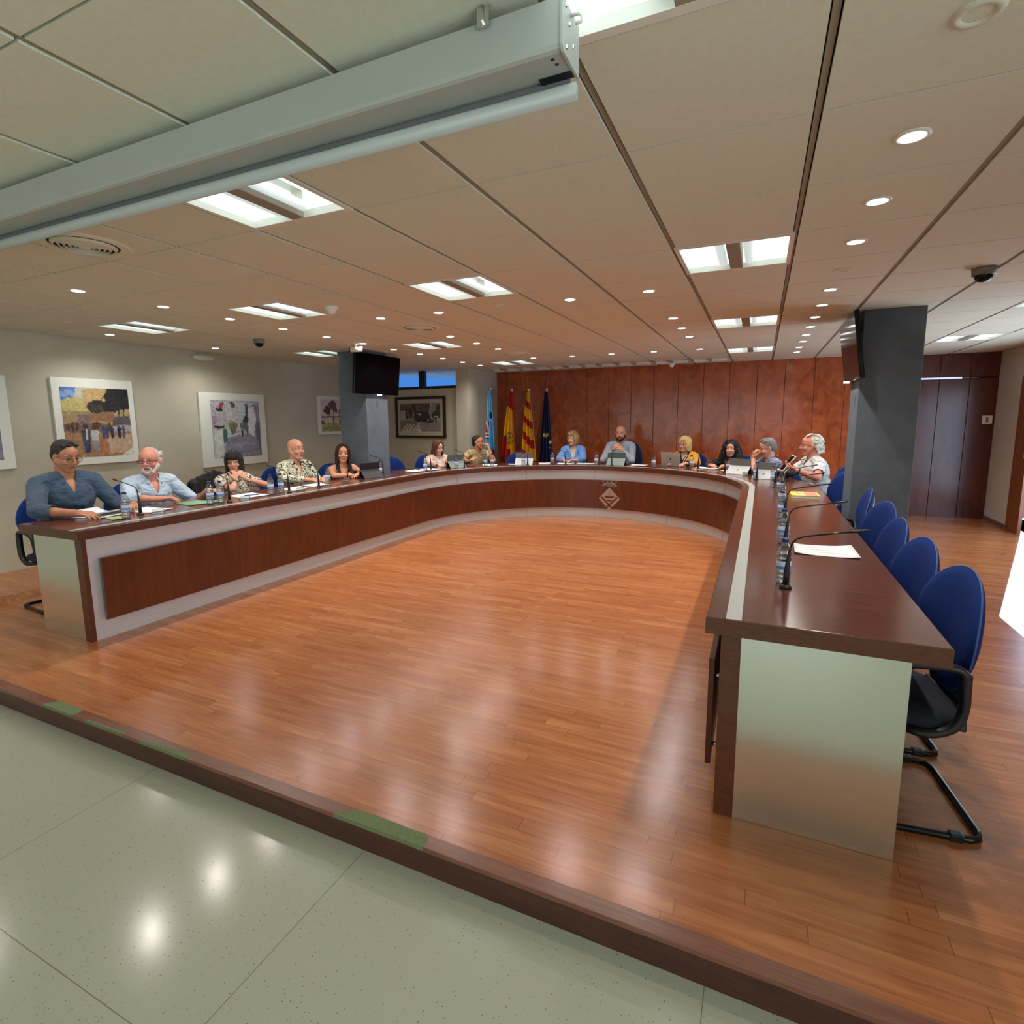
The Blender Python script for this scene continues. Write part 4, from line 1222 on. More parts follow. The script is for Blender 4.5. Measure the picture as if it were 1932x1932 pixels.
        if sleeve == 'never':
            cut(me, lambda c: (((c - Nf) @ uf) > -0.165) & ~((np.abs(np.abs((c - Nf) @ lf) - 0.085 - 0.05 * np.minimum(0, (c - Nf) @ uf + 0.05)) < 0.016) & (((c - Nf) @ uf) < 0.03)) | (((c - Nf) @ uf) > -0.22) & (((c - Nf) @ ff) > 0) & (np.abs((c - Nf) @ lf) < 0.6 * (((c - Nf) @ uf) + 0.22)) & (((c - Nf) @ uf) < -0.16))
        og = mobj(me, top, topm, root)
        md = og.modifiers.new('thick', 'SOLIDIFY'); md.thickness = 0.003; md.offset = 1
        if collar:
            for s_ in (-1, 1):
                vs = []; n = 10; op = 0.030 + (vw * 0.5 if vneck else 0)
                for q in range(n + 1):
                    t = q / n
                    w = math.radians(180 - 152 * t) * 1.0
                    r = 0.062 * k; cx = math.cos(w); sy = math.sin(w) * s_
                    ctr = N - f * 0.004
                    inn = ctr + f * (cx * r * 1.08) + l * (sy * r) + u * (0.030 - 0.030 * t)
                    rr = 0.088 + (0.018 * t ** 3)
                    out = ctr + f * (cx * rr * k * 1.05) + l * (sy * rr * k) + u * (0.004 - 0.040 * t - 0.030 * t ** 4)
                    vs += [inn - base, out - base]
                e = MB(); e.add(vs, [(2 * q, 2 * q + 1, 2 * q + 3, 2 * q + 2) for q in range(n)], True)
                oc = e.build('collar', topm, root); md = oc.modifiers.new('thick', 'SOLIDIFY'); md.thickness = 0.004; md.offset = 0
    if jacket:
        b = MB(); torso(b, 0.024)
        for s_, Sh, E, W, A in joints:
            b.cap(Sh, E, 0.069 * k, 0.058 * k); q = W - (W - E) * jacket[2] if len(jacket) > 2 else W - (W - E) * 0.10
            b.cap(E, q, 0.057 * k, 0.047 * k)
        me = bake(b, 0.008, 3, 'jacket', base)
        Nf, ff, lf, uf = [np.array(x) for x in (N - base, f, l, u)]
        cuts = [(np.array(W - (W - E) * (jacket[2] if len(jacket) > 2 else 0.10) - base), np.array((W - E).normalized())) for s_, Sh, E, W, A in joints]
        cut(me, lambda c: np.any([(((c - p) @ d) > 0.0) & (np.linalg.norm(c - p, axis=1) < 0.11) & (np.linalg.norm((c - p) - np.outer((c - p) @ d, d), axis=1) < 0.075) for p, d in cuts], axis=0))
        vd, vww = jv
        cut(me, lambda c: (((c - Nf) @ ff) > 0.01) & (((c - Nf) @ uf) > -vd) & (np.abs((c - Nf) @ lf) < vww * (((c - Nf) @ uf) + vd) / vd + 0.004))
        oj = mobj(me, jacket[0], jacket[1], root)
        md = oj.modifiers.new('thick', 'SOLIDIFY'); md.thickness = 0.004; md.offset = 1
        for s_ in (-1, 1):      # lapel
            e = MB(); vs = []
            n = 9
            for q in range(n + 1):
                t = q / n; hgt = 0.035 - (vd + 0.01) * t; wdt = vww * (hgt + vd) / vd + 0.006
                rr = Cc + f * (0.126 + 0.012) - u * 0
                fr = 0.040 + 0.105 * min(1, t * 1.5) ** 0.7
                pin = N + f * (fr) + l * s_ * wdt + u * hgt
                wl = 0.040 * math.sin(PI * min(1, 0.18 + t * 0.9)) + 0.006
                vs += [pin + f * 0.006 - base, pin + l * s_ * wl + f * (0.006 - wl * 0.25) + u * 0.006 - base]
            e.add(vs, [(2 * q, 2 * q + 1, 2 * q + 3, 2 * q + 2) for q in range(n)], True)
            ol = e.build('lapel', jacket[1], root); md = ol.modifiers.new('thick', 'SOLIDIFY'); md.thickness = 0.005; md.offset = 0
    # legs
    b = MB()
    for s_ in (-1, 1):
        hip = Pc + l * s_ * 0.085 * k - u * 0.03; kn = hip + f * 0.40 * k - u * 0.01 + l * s_ * 0.03; an = kn - u * (kn.z - 0.10) - f * 0.03
        b.cap(hip, kn, 0.085 * k, 0.062 * k); b.cap(kn, an, 0.060 * k, 0.048 * k)
        sh = MB(); c = an - u * 0.055 + f * 0.06
        sh.ell(c - base, (0.135, 0.047, 0.045), f, l, u); sh.ell(an - u * 0.03 - base, (0.055, 0.045, 0.06), f, l, u); sh.build('shoe', M_SHOE, root)
    b.ell(Pc, (0.135 * k, 0.18 * k, 0.125 * k), f, l, u)
    me = bake(b, 0.013, 2, 'trousers', base); mobj(me, 'trousers', M_TROUS, root)
    return dict(root=root, base=base, N=N, f=f, l=l, u=u, hp=hp, joints=joints, S=S, Cc=Cc)

def do_hair(style, hp, hs, hf, hl, hu, base, root, m, k):
    rr = random.Random(len(style) * 7 + int(base.x * 100))
    b = MB()
    def he(c, r): b.ell(hp(*c), (r[0] * hs, r[1] * hs, r[2] * hs), hf, hl, hu, 18, 12)
    def strands(a0, a1, n, u_end, rad, out=1.0, wave=0.006, part=0.0, wid=0.09, curl_in=0.0, top=0.126, start=0.0):
        for s_ in (-1, 1):
            for i in range(n):
                t = (i + rr.random() * 0.6) / n; a = math.radians(a0 + (a1 - a0) * t)
                ph = rr.random() * 6
                pts = []; ue = u_end + rr.uniform(-0.02, 0.02); q = 9
                for j in range(q):
                    v = j / (q - 1)
                    if v < 0.4:
                        w = v / 0.4; el = PI / 2 * (1 - w)
                        rx = 0.104 * math.cos(el); ry = 0.084 * math.cos(el)
                        x = -0.012 + rx * math.cos(a); y = ry * math.sin(a) * s_ + part * (1 - w) * s_ * 0; z = 0.028 + (top - 0.028) * math.sin(el)
                    else:
                        w = (v - 0.4) / 0.6
                        rx = 0.104 * (1 + (out - 1) * w) - curl_in * w * w; ry = 0.084 * (1 + (out - 1) * w) - curl_in * w * w
                        x = -0.012 + rx * math.cos(a) + wave * math.sin(ph + w * 7); y = (ry * math.sin(a) + wave * math.sin(ph * 2 + w * 6)) * s_; z = 0.028 + (ue - 0.028) * w
                    pts.append(hp(x, y, z))
                b.chain(pts, [rad * hs * (1 - 0.35 * (j / (q - 1)) ** 2) for j in range(q)])
    vox = 0.0055; sm = 1
    if style in ('short', 'shortgrey', 'crop'):
        th = 0.0 if style != 'crop' else -0.005
        he((-0.026, 0, 0.043), (0.096 + th, 0.0825 + th, 0.090 + th)); he((-0.05, 0, 0.0), (0.066 + th, 0.076 + th, 0.07))
        he((-0.062, 0, -0.035), (0.045, 0.058, 0.045))
        if style == 'crop': he((-0.018, 0, 0.048), (0.092, 0.074, 0.078))
        if style != 'crop':
            for i in range(26 if style == 'shortgrey' else 22):
                y = rr.uniform(-0.062, 0.062); x0 = rr.uniform(-0.05, 0.022)
                z0 = 0.028 + 0.094 * math.sqrt(max(0.05, 1 - (y / 0.082) ** 2 - ((x0 + 0.012) / 0.11) ** 2))
                b.cap(hp(x0, y, z0), hp(x0 + 0.045, y + rr.uniform(-0.01, 0.012), z0 + 0.004 - max(0, x0) * 0.5), 0.011 * hs, 0.007 * hs, 8)
    elif style == 'recede':       # thin, high forehead
        he((-0.038, 0, 0.032), (0.088, 0.083, 0.089)); he((-0.055, 0, -0.01), (0.062, 0.078, 0.065)); he((-0.064, 0, -0.040), (0.042, 0.058, 0.042))
        for i in range(26):
            s_ = rr.choice((-1, 1)); z = rr.uniform(-0.02, 0.08); x = rr.uniform(-0.07, -0.01)
            b.cap(hp(x, s_ * 0.080, z), hp(x - 0.03, s_ * (0.087), z - 0.012), 0.009 * hs, 0.006 * hs, 8)
    elif style == 'wavy':         # white, swept back to a full nape
        he((-0.040, 0, 0.035), (0.090, 0.084, 0.091)); he((-0.062, 0, -0.005), (0.064, 0.080, 0.07))
        for i in range(60):
            s_ = rr.choice((-1, 1)); a = rr.uniform(0.1, 1.25); z = rr.uniform(-0.085, 0.06)
            c = (-0.035 - 0.085 * math.sin(a), s_ * 0.080 * math.cos(a), z)
            b.ell(hp(*c), (0.020 * hs, 0.018 * hs, 0.015 * hs), hf, hl, hu, 8, 6)
        for i in range(14):
            y = rr.uniform(-0.055, 0.055)
            b.chain([hp(0.045, y, 0.100), hp(0.0, y, 0.124), hp(-0.06, y * 1.1, 0.108), hp(-0.105, y, 0.05)], [0.006 * hs, 0.010 * hs, 0.012 * hs, 0.012 * hs])
    elif style == 'bobbangs':
        he((-0.018, 0, 0.048), (0.098, 0.088, 0.096)); he((-0.04, 0, -0.03), (0.075, 0.082, 0.09)); he((-0.012, 0, 0.062), (0.080, 0.070, 0.086))
        strands(48, 180, 22, -0.135, 0.017, 1.06, 0.003, curl_in=0.006)
        for i in range(17):
            y = -0.062 + 0.124 * i / 16
            b.chain([hp(0.0, y * 0.6, 0.126), hp(0.06, y * 0.85, 0.108), hp(0.094 - abs(y) * 0.35, y, 0.066), hp(0.0995 - abs(y) * 0.45, y, 0.030 + rr.uniform(-0.004, 0.004))], [0.014 * hs, 0.012 * hs, 0.009 * hs, 0.005 * hs])
    elif style == 'blondebob':
        he((-0.026, 0, 0.042), (0.102, 0.090, 0.096)); he((-0.045, 0, -0.02), (0.07, 0.082, 0.08))
        strands(52, 180, 20, -0.095, 0.018, 1.10, 0.004, curl_in=0.018)
        for i in range(13):
            y = -0.03 + 0.09 * i / 12
            b.chain([hp(0.01, 0.03, 0.130), hp(0.06, y * 0.6 + 0.01, 0.112), hp(0.090 - abs(y) * 0.3, y * 0.9, 0.075), hp(0.088 - abs(y) * 0.4, y * 1.1 - 0.01, 0.042)], [0.013 * hs, 0.012 * hs, 0.010 * hs, 0.006 * hs])
    elif style == 'volume':       # short layered
        he((-0.024, 0, 0.048), (0.106, 0.094, 0.096)); he((-0.045, 0, -0.015), (0.072, 0.086, 0.075))
        strands(58, 180, 18, -0.055, 0.019, 1.14, 0.007, curl_in=0.008, top=0.138)
        for i in range(13):
            y = -0.06 + 0.12 * i / 12
            b.chain([hp(-0.01, 0.02, 0.138), hp(0.055, y * 0.8 + 0.005, 0.124), hp(0.086 - abs(y) * 0.25, y, 0.085), hp(0.082 - abs(y) * 0.4, y * 1.15, 0.055)], [0.015 * hs, 0.015 * hs, 0.012 * hs, 0.007 * hs])
    elif style == 'long':
        he((-0.026, 0, 0.040), (0.100, 0.086, 0.092)); he((-0.045, 0, -0.04), (0.068, 0.080, 0.095))
        strands(62, 180, 22, -0.235, 0.016, 1.04, 0.008, curl_in=0.012)
        for s_ in (-1, 1):
            for i in range(7):
                a = 0.25 + 0.1 * i
                b.chain([hp(0.03, 0.006 * s_, 0.122), hp(0.062 - i * 0.004, (0.030 + i * 0.004) * s_, 0.106), hp(0.064 - i * 0.006, (0.064 + i * 0.002) * s_, 0.055), hp(0.046 - i * 0.006, 0.078 * s_, -0.01), hp(0.045 - i * 0.008, 0.080 * s_, -0.09), hp(0.06 - i * 0.012, 0.082 * s_, -0.19 - rr.random() * 0.03)], [0.010 * hs, 0.011 * hs, 0.011 * hs, 0.012 * hs, 0.013 * hs, 0.008 * hs])
    elif style == 'curly':
        he((-0.03, 0, 0.042), (0.112, 0.100, 0.100)); he((-0.055, 0, -0.06), (0.10, 0.13, 0.12)); he((-0.055, 0, -0.13), (0.09, 0.15, 0.09))
        for s_ in (-1, 1): he((-0.004, 0.102 * s_, -0.06), (0.040, 0.032, 0.12)); he((0.02, 0.125 * s_, -0.13), (0.045, 0.05, 0.09))
        for i in range(330):
            z = rr.uniform(-0.23, 0.13); t = (0.13 - z) / 0.36
            w = 0.092 + 0.095 * min(1, t * 1.15); a = rr.uniform(-1, 1) * PI
            x = -0.03 + (w * 0.92) * math.cos(a); y = w * math.sin(a)
            if x > 0.030 and abs(y) < 0.080 and z < 0.088: continue
            if z > 0.05:
                sc = math.sqrt(max(0.02, 1 - ((z - 0.045) / 0.10) ** 2)); x = -0.03 + (x + 0.03) * sc; y *= sc
            if x > 0.05 and z < 0.06: x = 0.05
            rad = rr.uniform(0.012, 0.021)
            b.ell(hp(x, y, z), (rad * hs, rad * hs, rad * hs), hf, hl, hu, 7, 5)
        sm = 0
    me = bake(b, vox, sm, 'hair', base)
    mobj(me, 'hair', m, root)

# the thirteen people round the desk, left end to right
SLATE = cloth('slate_shirt', (58, 78, 100), 0.55)
PALE = cloth('pale_blue_shirt', (176, 194, 212), 0.55)
PAIS = pattern('paisley_blouse', (222, 214, 198), (62, 56, 44), 34, 0.46)
FLOR = pattern('floral_shirt', (218, 216, 190), (44, 48, 54), 17, 0.45, ink2=(150, 152, 130))
DOTS = P('dark_vest', (34, 32, 42), 0.8, var=0.3, vscale=80)
TEE = cloth('white_tee', (222, 216, 212), 0.3)
PINK = cloth('pink_blazer', (222, 186, 174), 0.5)
KHAKI = pattern('khaki_leaf_shirt', (182, 160, 122), (104, 84, 56), 26, 0.05, 'voronoi')
SKYB = cloth('sky_blue_blazer', (112, 158, 226), 0.5)
GREYS = P('grey_knit', (148, 158, 172), 0.9, var=0.10, vscale=160, bump=0.5, bscale=11)
DGREY = cloth('grey_shirt', (104, 112, 120), 0.3)
MUST = cloth('mustard_blazer', (226, 158, 34), 0.5)
BLKT = cloth('black_top', (22, 20, 22), 0.3)
BLKJ = cloth('black_jacket', (20, 19, 21), 0.4)
REDT = cloth('red_top', (196, 30, 24), 0.4)
POLOB = cloth('blue_grey_polo', (116, 130, 156), 0.55)
WPOLO = cloth('white_polo', (206, 208, 206), 0.55)

p1 = person('person with short dark hair and glasses reading papers, slate blue shirt, leftmost at the desk', (-5.17, 2.52, 1.280), -5, 8, 18, 0, hk=0.93, jaw=1.16, k=1.10, fat=0.035,
       arms={'r': dict(w=(-4.76, 2.345, 0.862), e=(-4.99, 2.20, 0.885), d=(0.9, 0.32, -0.04), n=(0.1, 0.25, -1), c=0.28), 'l': dict(w=(-4.82, 2.80, 0.865), d=(0.8, -0.55, 0), n=(0, 0, -1), c=0.3)},
       sk=(178, 122, 94), hair='short', hairc=(46, 42, 40), top='shirt', topm=SLATE, vneck=0.15, vw=0.045, collar=True, sleeve='elbow', glasses=((40, 26, 22), 0.026, 0.014, 0.0017), closed=True)
p2 = person('person with white hair, white beard and red-brown glasses, pale blue shirt, second from the left', (-5.17, 3.18, 1.195), -6, -48, 2, 0, k=1.04, fat=0.025,
       arms={'r': dict(w=(-4.90, 3.08, 0.865), e=(-5.06, 2.90, 0.885), d=(0.6, 0.75, 0.05), n=(0.1, 0, -1), c=0.45), 'l': dict(w=(-4.84, 3.50, 0.895), d=(0.95, 0.2, 0.05), n=(0.1, 0, -1), c=0.4)},
       sk=(204, 140, 122), hair='recede', hairc=(206, 204, 200), top='shirt', topm=PALE, vneck=0.16, vw=0.055, collar=True, sleeve='elbow', glasses=((90, 30, 34), 0.025, 0.012, 0.0024), beard=((212, 206, 198), 0.004), brow=(150, 140, 132))
p3 = person('person with black bobbed hair, glasses and patterned blouse, chin resting on clasped hands', (-5.13, 4.04, 1.12), -12, -46, 0, 3, fem=True, k=1.0,
       arms={'l': dict(w=(-4.955, 4.03, 0.945), e=(-4.885, 4.24, 0.862), d=(-0.30, -0.50, 0.8), n=(-0.8, 0.1, -0.4), c=0.75), 'r': dict(w=(-4.965, 3.915, 0.945), e=(-4.93, 3.84, 0.862), d=(-0.25, 0.22, 0.93), n=(-0.8, 0, -0.4), c=0.85)},
       sk=(206, 152, 126), hair='bobbangs', hairc=(18, 15, 16), top='blouse', topm=PAIS, vneck=0.07, vw=0.04, sleeve='short', glasses=((30, 24, 24), 0.026, 0.018, 0.0014), mouth=(158, 82, 78), lean=0.10)
p4 = person('bald person in a white and black floral shirt looking to the right', (-5.17, 4.94, 1.208), -4, -6, 0, 0, k=1.08, fat=0.03,
       arms={'r': dict(w=(-4.90, 4.80, 0.862), e=(-5.08, 4.64, 0.88), d=(0.8, 0.5, 0), n=(0, 0.2, -1), c=0.5), 'l': dict(w=(-4.83, 5.05, 0.862), d=(0.6, -0.7, 0), n=(0, 0, -1), c=0.5)},
       sk=(206, 148, 122), hair=None, hairc=(60, 48, 42), top='shirt', topm=FLOR, vneck=0.15, vw=0.045, collar=True, sleeve='long')
p5 = person('person with long dark hair in a dark sleeveless top, arms folded, before the left column', (-4.98, 5.55, 1.125), -25, -46, 0, -3, fem=True, k=1.06, fat=0.015,
       arms={'r': dict(w=(-4.80, 5.43, 0.856), e=(-4.90, 5.28, 0.862), d=(0.5, 0.85, 0), n=(0, 0, -1), c=0.3), 'l': dict(w=(-4.76, 5.58, 0.856), e=(-4.84, 5.76, 0.868), d=(0.2, -0.95, 0), n=(0, 0, -1), c=0.3)},
       sk=(212, 152, 118), hair='long', hairc=(48, 28, 24), top='sleeveless_top', topm=DOTS, sleeve='straps', mouth=(160, 86, 80), lean=0.05)
p6 = person('person with long auburn hair in a pale pink blazer looking down at a tablet', (-4.80, 7.58, 1.10), -30, -22, 14, 0, fem=True, k=1.0,
       arms={'r': dict(w=(-4.60, 7.22, 0.862), d=(0.7, -0.3, 0), n=(0, 0, -1), c=0.3), 'l': dict(w=(-4.46, 7.42, 0.862), d=(0.5, -0.8, 0), n=(0, 0, -1), c=0.3)},
       sk=(214, 168, 150), hair='long', hairc=(96, 56, 36), top='tee', topm=TEE, vneck=0.06, vw=0.05, jacket=('blazer', PINK), jv=(0.32, 0.06), closed=True)
p7 = person('person with cropped dark hair in a khaki patterned short-sleeved shirt, hand at the mouth, profile', (-4.42, 8.26, 1.165), -42, 8, 0, 0, k=1.0,
       arms={'l': dict(w=(-4.17, 8.185, 1.05), e=(-4.075, 8.16, 0.865), d=(-0.35, 0.05, 0.94), n=(-0.85, 0.2, -0.3), c=0.7), 'r': dict(w=(-4.36, 7.84, 0.875), d=(0.6, -0.2, 0.35), n=(0.5, 0.5, -0.6), c=0.7)},
       sk=(190, 132, 100), hair='crop', hairc=(40, 30, 26), top='shirt', topm=KHAKI, vneck=0.10, vw=0.04, collar=True, sleeve='short')
p8 = person('person with short blonde hair in a sky blue blazer, hands joined, looking aside', (-2.99, 9.10, 1.205), -78, -112, 2, 0, fem=True, k=1.02,
       arms={'l': dict(w=(-2.83, 8.74, 0.862), d=(-0.75, -0.5, 0), n=(0, 0, -1), c=0.4), 'r': dict(w=(-3.03, 8.72, 0.862), d=(0.6, -0.7, 0), n=(0, 0, -1), c=0.4)},
       sk=(214, 166, 142), hair='volume', hairc=(176, 138, 92), top='tee', topm=TEE, vneck=0.10, vw=0.06, jacket=('blazer', SKYB), jv=(0.34, 0.05))
p9 = person('bald person with black beard in a grey knitted sweater, fingers joined before the microphone', (-2.17, 9.18, 1.300), -90, -86, 6, 0, k=1.08, fat=0.01,
       arms={'l': dict(w=(-2.045, 8.90, 1.02), e=(-1.90, 8.86, 0.868), d=(-0.55, -0.2, 0.45), n=(-0.2, 0.55, -0.5), c=0.55), 'r': dict(w=(-2.235, 8.90, 1.03), e=(-2.38, 8.86, 0.868), d=(0.5, -0.2, 0.6), n=(0.3, 0.5, -0.3), c=0.55)},
       sk=(200, 146, 120), hair=None, hairc=(26, 20, 20), top='sweater', topm=GREYS, vneck=0.06, vw=0.05, collar=True, sleeve='long', beard=((22, 18, 18), 0.005), closed=False)
p10 = person('person with a blonde bob, dark glasses and a mustard yellow blazer behind the silver laptop', (-1.09, 8.98, 1.140), -108, -116, 4, 0, fem=True, k=1.04, fat=0.02,
       arms={'l': dict(w=(-1.00, 8.55, 0.866), d=(-0.55, -0.75, -0.02), n=(0, 0, -1), c=0.35), 'r': dict(w=(-1.24, 8.68, 0.872), d=(-0.2, -0.9, 0), n=(0, 0, -1), c=0.3)},
       sk=(212, 160, 142), hair='blondebob', hairc=(214, 184, 120), top='tee', topm=BLKT, vneck=0.10, vw=0.05, jacket=('blazer', MUST), jv=(0.30, 0.085), glasses=((40, 22, 30), 0.027, 0.014, 0.0020))
p11 = person('person with long curly black hair, black jacket over a red top, hands clasped', (-0.39, 8.62, 1.095), -120, -98, 2, 0, fem=True, k=1.02,
       arms={'l': dict(w=(-0.40, 8.28, 0.866), e=(-0.20, 8.40, 0.875), d=(-0.95, -0.15, 0.05), n=(0, 0.3, -1), c=0.6), 'r': dict(w=(-0.66, 8.38, 0.866), d=(0.55, -0.7, 0.1), n=(0, 0.2, -1), c=0.6)},
       sk=(208, 152, 124), hair='curly', hairc=(16, 13, 13), top='top', topm=REDT, vneck=0.14, vw=0.06, jacket=('jacket', BLKJ), jv=(0.34, 0.10))
p12 = person('person with short grey hair in a blue-grey polo shirt, hands joined at the nose', (0.09, 8.00, 1.145), -150, -165, 16, 0, k=1.04,
       arms={'l': dict(w=(-0.075, 7.925, 1.000), e=(-0.06, 7.76, 0.868), d=(0.12, 0.10, 0.97), n=(0.85, 0.3, 0), c=0.7), 'r': dict(w=(-0.085, 7.99, 1.000), e=(-0.13, 8.12, 0.868), d=(0.12, -0.08, 0.97), n=(0.85, -0.3, 0), c=0.7)},
       sk=(198, 142, 116), hair='shortgrey', hairc=(112, 112, 110), top='polo_shirt', topm=POLOB, vneck=0.09, vw=0.035, collar=True, sleeve='short', lean=0.16, closed=True)
p13 = person('person with white wavy hair and glasses in a white polo shirt holding up a tablet', (0.555, 7.40, 1.215), -162, -178, 4, 0, k=1.08, fat=0.04,
       arms={'l': dict(w=(0.40, 6.98, 0.945), d=(-0.75, 0.25, 0.30), n=(-0.2, 0.2, 0.9), c=0.4), 'r': dict(w=(0.24, 7.38, 0.90), d=(-0.6, -0.5, 0.1), n=(0, 0, 1), c=0.5)},
       sk=(208, 138, 116), hair='wavy', hairc=(206, 202, 190), top='polo_shirt', topm=WPOLO, vneck=0.10, vw=0.045, collar=True, sleeve='short', glasses=((150, 130, 120), 0.024, 0.012, 0.0012), brow=(140, 130, 120))

# watches, bracelets and a lanyard
def band(pp, side, col, name, r=0.034, t=0.15, face=False):
    for s_, Sh, E, W, A in pp['joints']:
        if s_ == side:
            c = W - (W - E) * t - pp['base']; ax = (W - E).normalized()
            b = MB(); b.lathe([(r, -0.009), (r + 0.0035, -0.006), (r + 0.0035, 0.006), (r, 0.009)], c, 20, axis=ax); o = b.build(name, col, pp['root'])
            if face:
                n = Vector((0, 0, 1)); n = (n - ax * n.dot(ax)).normalized()
                b = MB(); b.lathe([(0.0005, 0.004), (0.017, 0.004), (0.018, 0.0)], c + n * (r + 0.002), 16, axis=n); b.build('watch_face', M_CHROME, o)
band(p13, 1, M_BLACK, 'watch', 0.037, 0.06, True)
band(p5, -1, M_BLACK, 'watch_strap', 0.029, 0.10)
band(p3, 1, M_CHROME, 'bracelet', 0.030, 0.14)
band(p3, -1, P('thin_bracelet', (90, 70, 50), 0.5, var=0), 'bracelet', 0.029, 0.18)
b = MB()
for s_ in (-1, 1):
    q = p10; N = q['N'] - q['base']; f, l, u = q['f'], q['l'], q['u']
    b.tube([N + l * s_ * 0.062 + u * 0.02 - f * 0.01, N + l * s_ * 0.058 + f * 0.075 - u * 0.02, N + l * s_ * 0.040 + f * 0.155 - u * 0.12, N + l * s_ * 0.004 + f * 0.170 - u * 0.27], 0.005, 6, flat=(1, 0.35))
b.build('lanyard', M_PAPER, p10['root'])

for pp, lb in ((p1, 'dark blue chair under the man in the slate shirt'), (p2, 'dark blue chair under the white-bearded man'), (p3, 'chair of the woman with the black bob, black jacket over its back'), (p4, 'dark blue chair under the bald man in the floral shirt'),
               (p5, 'dark blue chair under the woman in the sleeveless top'), (p6, 'dark chair under the woman in the pink blazer'), (p7, 'chair under the man in the khaki shirt'), (p8, 'chair hidden behind the woman in the sky blue blazer'),
               (p10, 'blue chair under the woman in the mustard blazer'), (p11, 'chair under the woman with curly black hair'), (p12, 'chair under the man with hands at his nose'), (p13, 'blue chair behind the man in the white polo')):
    f = pp['f']; a = math.atan2(f.y, f.x); bs = pp['base']
    c = dup(ch0, loc=(bs.x - f.x * 0.045, bs.y - f.y * 0.045, 0), rz=a, label=lb)
    pp['chair'] = c
f = p9['f']; bs = p9['base']
c = make_chair('high-backed dark blue chair of the bearded man in the grey sweater', high=True); c.location = (bs.x + 0.06, bs.y + 0.06, 0); c.rotation_euler = (0, 0, math.atan2(f.y, f.x))
for ch in c.children:
    if ch.name.startswith('backrest') and 'shell' not in ch.name: ch.data.materials[0] = M_NAVY
# black jacket over the third chair, a dark bag behind the curly-haired woman's neighbour
def jacket_on(chair, label):
    t = thing('jacket', label, 'jacket', tuple(chair.location), chair.rotation_euler.z)
    b = MB()
    for i in range(9):
        y = -0.24 + 0.06 * i
        b.chain([(-0.145, y, 0.70 + 0.02 * math.sin(i * 2.1)), (-0.165, y, 0.88), (-0.205, y * 0.95, 0.995 - abs(y) * 0.35), (-0.262, y, 0.88), (-0.275, y * 1.04, 0.62 + 0.03 * math.sin(i * 1.7))], [0.022, 0.026, 0.030, 0.028, 0.026])
    me = bake(b, 0.012, 2, 'jacket'); mobj(me, 'jacket_body', BLKJ, t)
jacket_on(p3['chair'], 'black jacket hanging over the chair of the woman with the black bob')

# ------------------------------------------------------------------ things on the desk
def onoff(x, y, lo=0.085, hi=0.62):
    """keep a point on the desk top"""
    if y < DCY:
        s_ = -1 if x < DCX else 1; o = abs(x - DCX) - DR; o = min(hi, max(lo, o)); return (DCX + s_ * (DR + o), y)
    d = Vector((x - DCX, y - DCY)); r = min(DR + hi, max(DR + lo, d.length)); d = d.normalized() * r
    return (DCX + d.x, DCY + d.y)
M_LABEL = P('bottle_label', (206, 220, 240), 0.5, var=0.04)
M_LABELB = P('bottle_label_band', (96, 140, 214), 0.5, var=0.1)
M_CAP = P('bottle_cap', (24, 42, 104), 0.4, var=0)
M_WATER = thin_clear('water_core', (0.93, 0.965, 0.98), 0.05)
def make_bottle(label):
    t = thing('water_bottle', label, 'bottle', group='small plastic water bottles on the desk')
    pr = [(0.0005, 0.004), (0.020, 0.002), (0.027, 0.003), (0.0305, 0.010), (0.0305, 0.022), (0.0285, 0.026), (0.0305, 0.030), (0.0305, 0.042), (0.0285, 0.046), (0.0305, 0.050), (0.0305, 0.062), (0.029, 0.066), (0.029, 0.108), (0.0305, 0.112), (0.0305, 0.122), (0.0275, 0.127), (0.0305, 0.133), (0.0295, 0.148), (0.0235, 0.166), (0.0145, 0.182), (0.0125, 0.188), (0.0125, 0.196)]
    b = MB(); b.lathe(pr, n=20); b.build('body', M_BOTTLE, t)
    b = MB(); b.lathe([(0.0005, 0.005)] + [(r - 0.0025, z + 0.001) for r, z in pr[2:18]] + [(0.0005, 0.15)], n=16); b.build('water', M_WATER, t)
    b = MB(); b.lathe([(0.0295, 0.067), (0.0300, 0.068), (0.0300, 0.107), (0.0295, 0.108)], n=20); lb = b.build('label', M_LABEL, t)
    b = MB(); b.lathe([(0.0300, 0.072), (0.0304, 0.073), (0.0304, 0.085), (0.0300, 0.086)], n=20); b.build('label_band', M_LABELB, lb)
    b = MB(); b.lathe([(0.0120, 0.190), (0.0150, 0.191), (0.0150, 0.205), (0.0130, 0.208), (0.0005, 0.208)], n=20); b.build('cap', M_CAP, t)
    return t
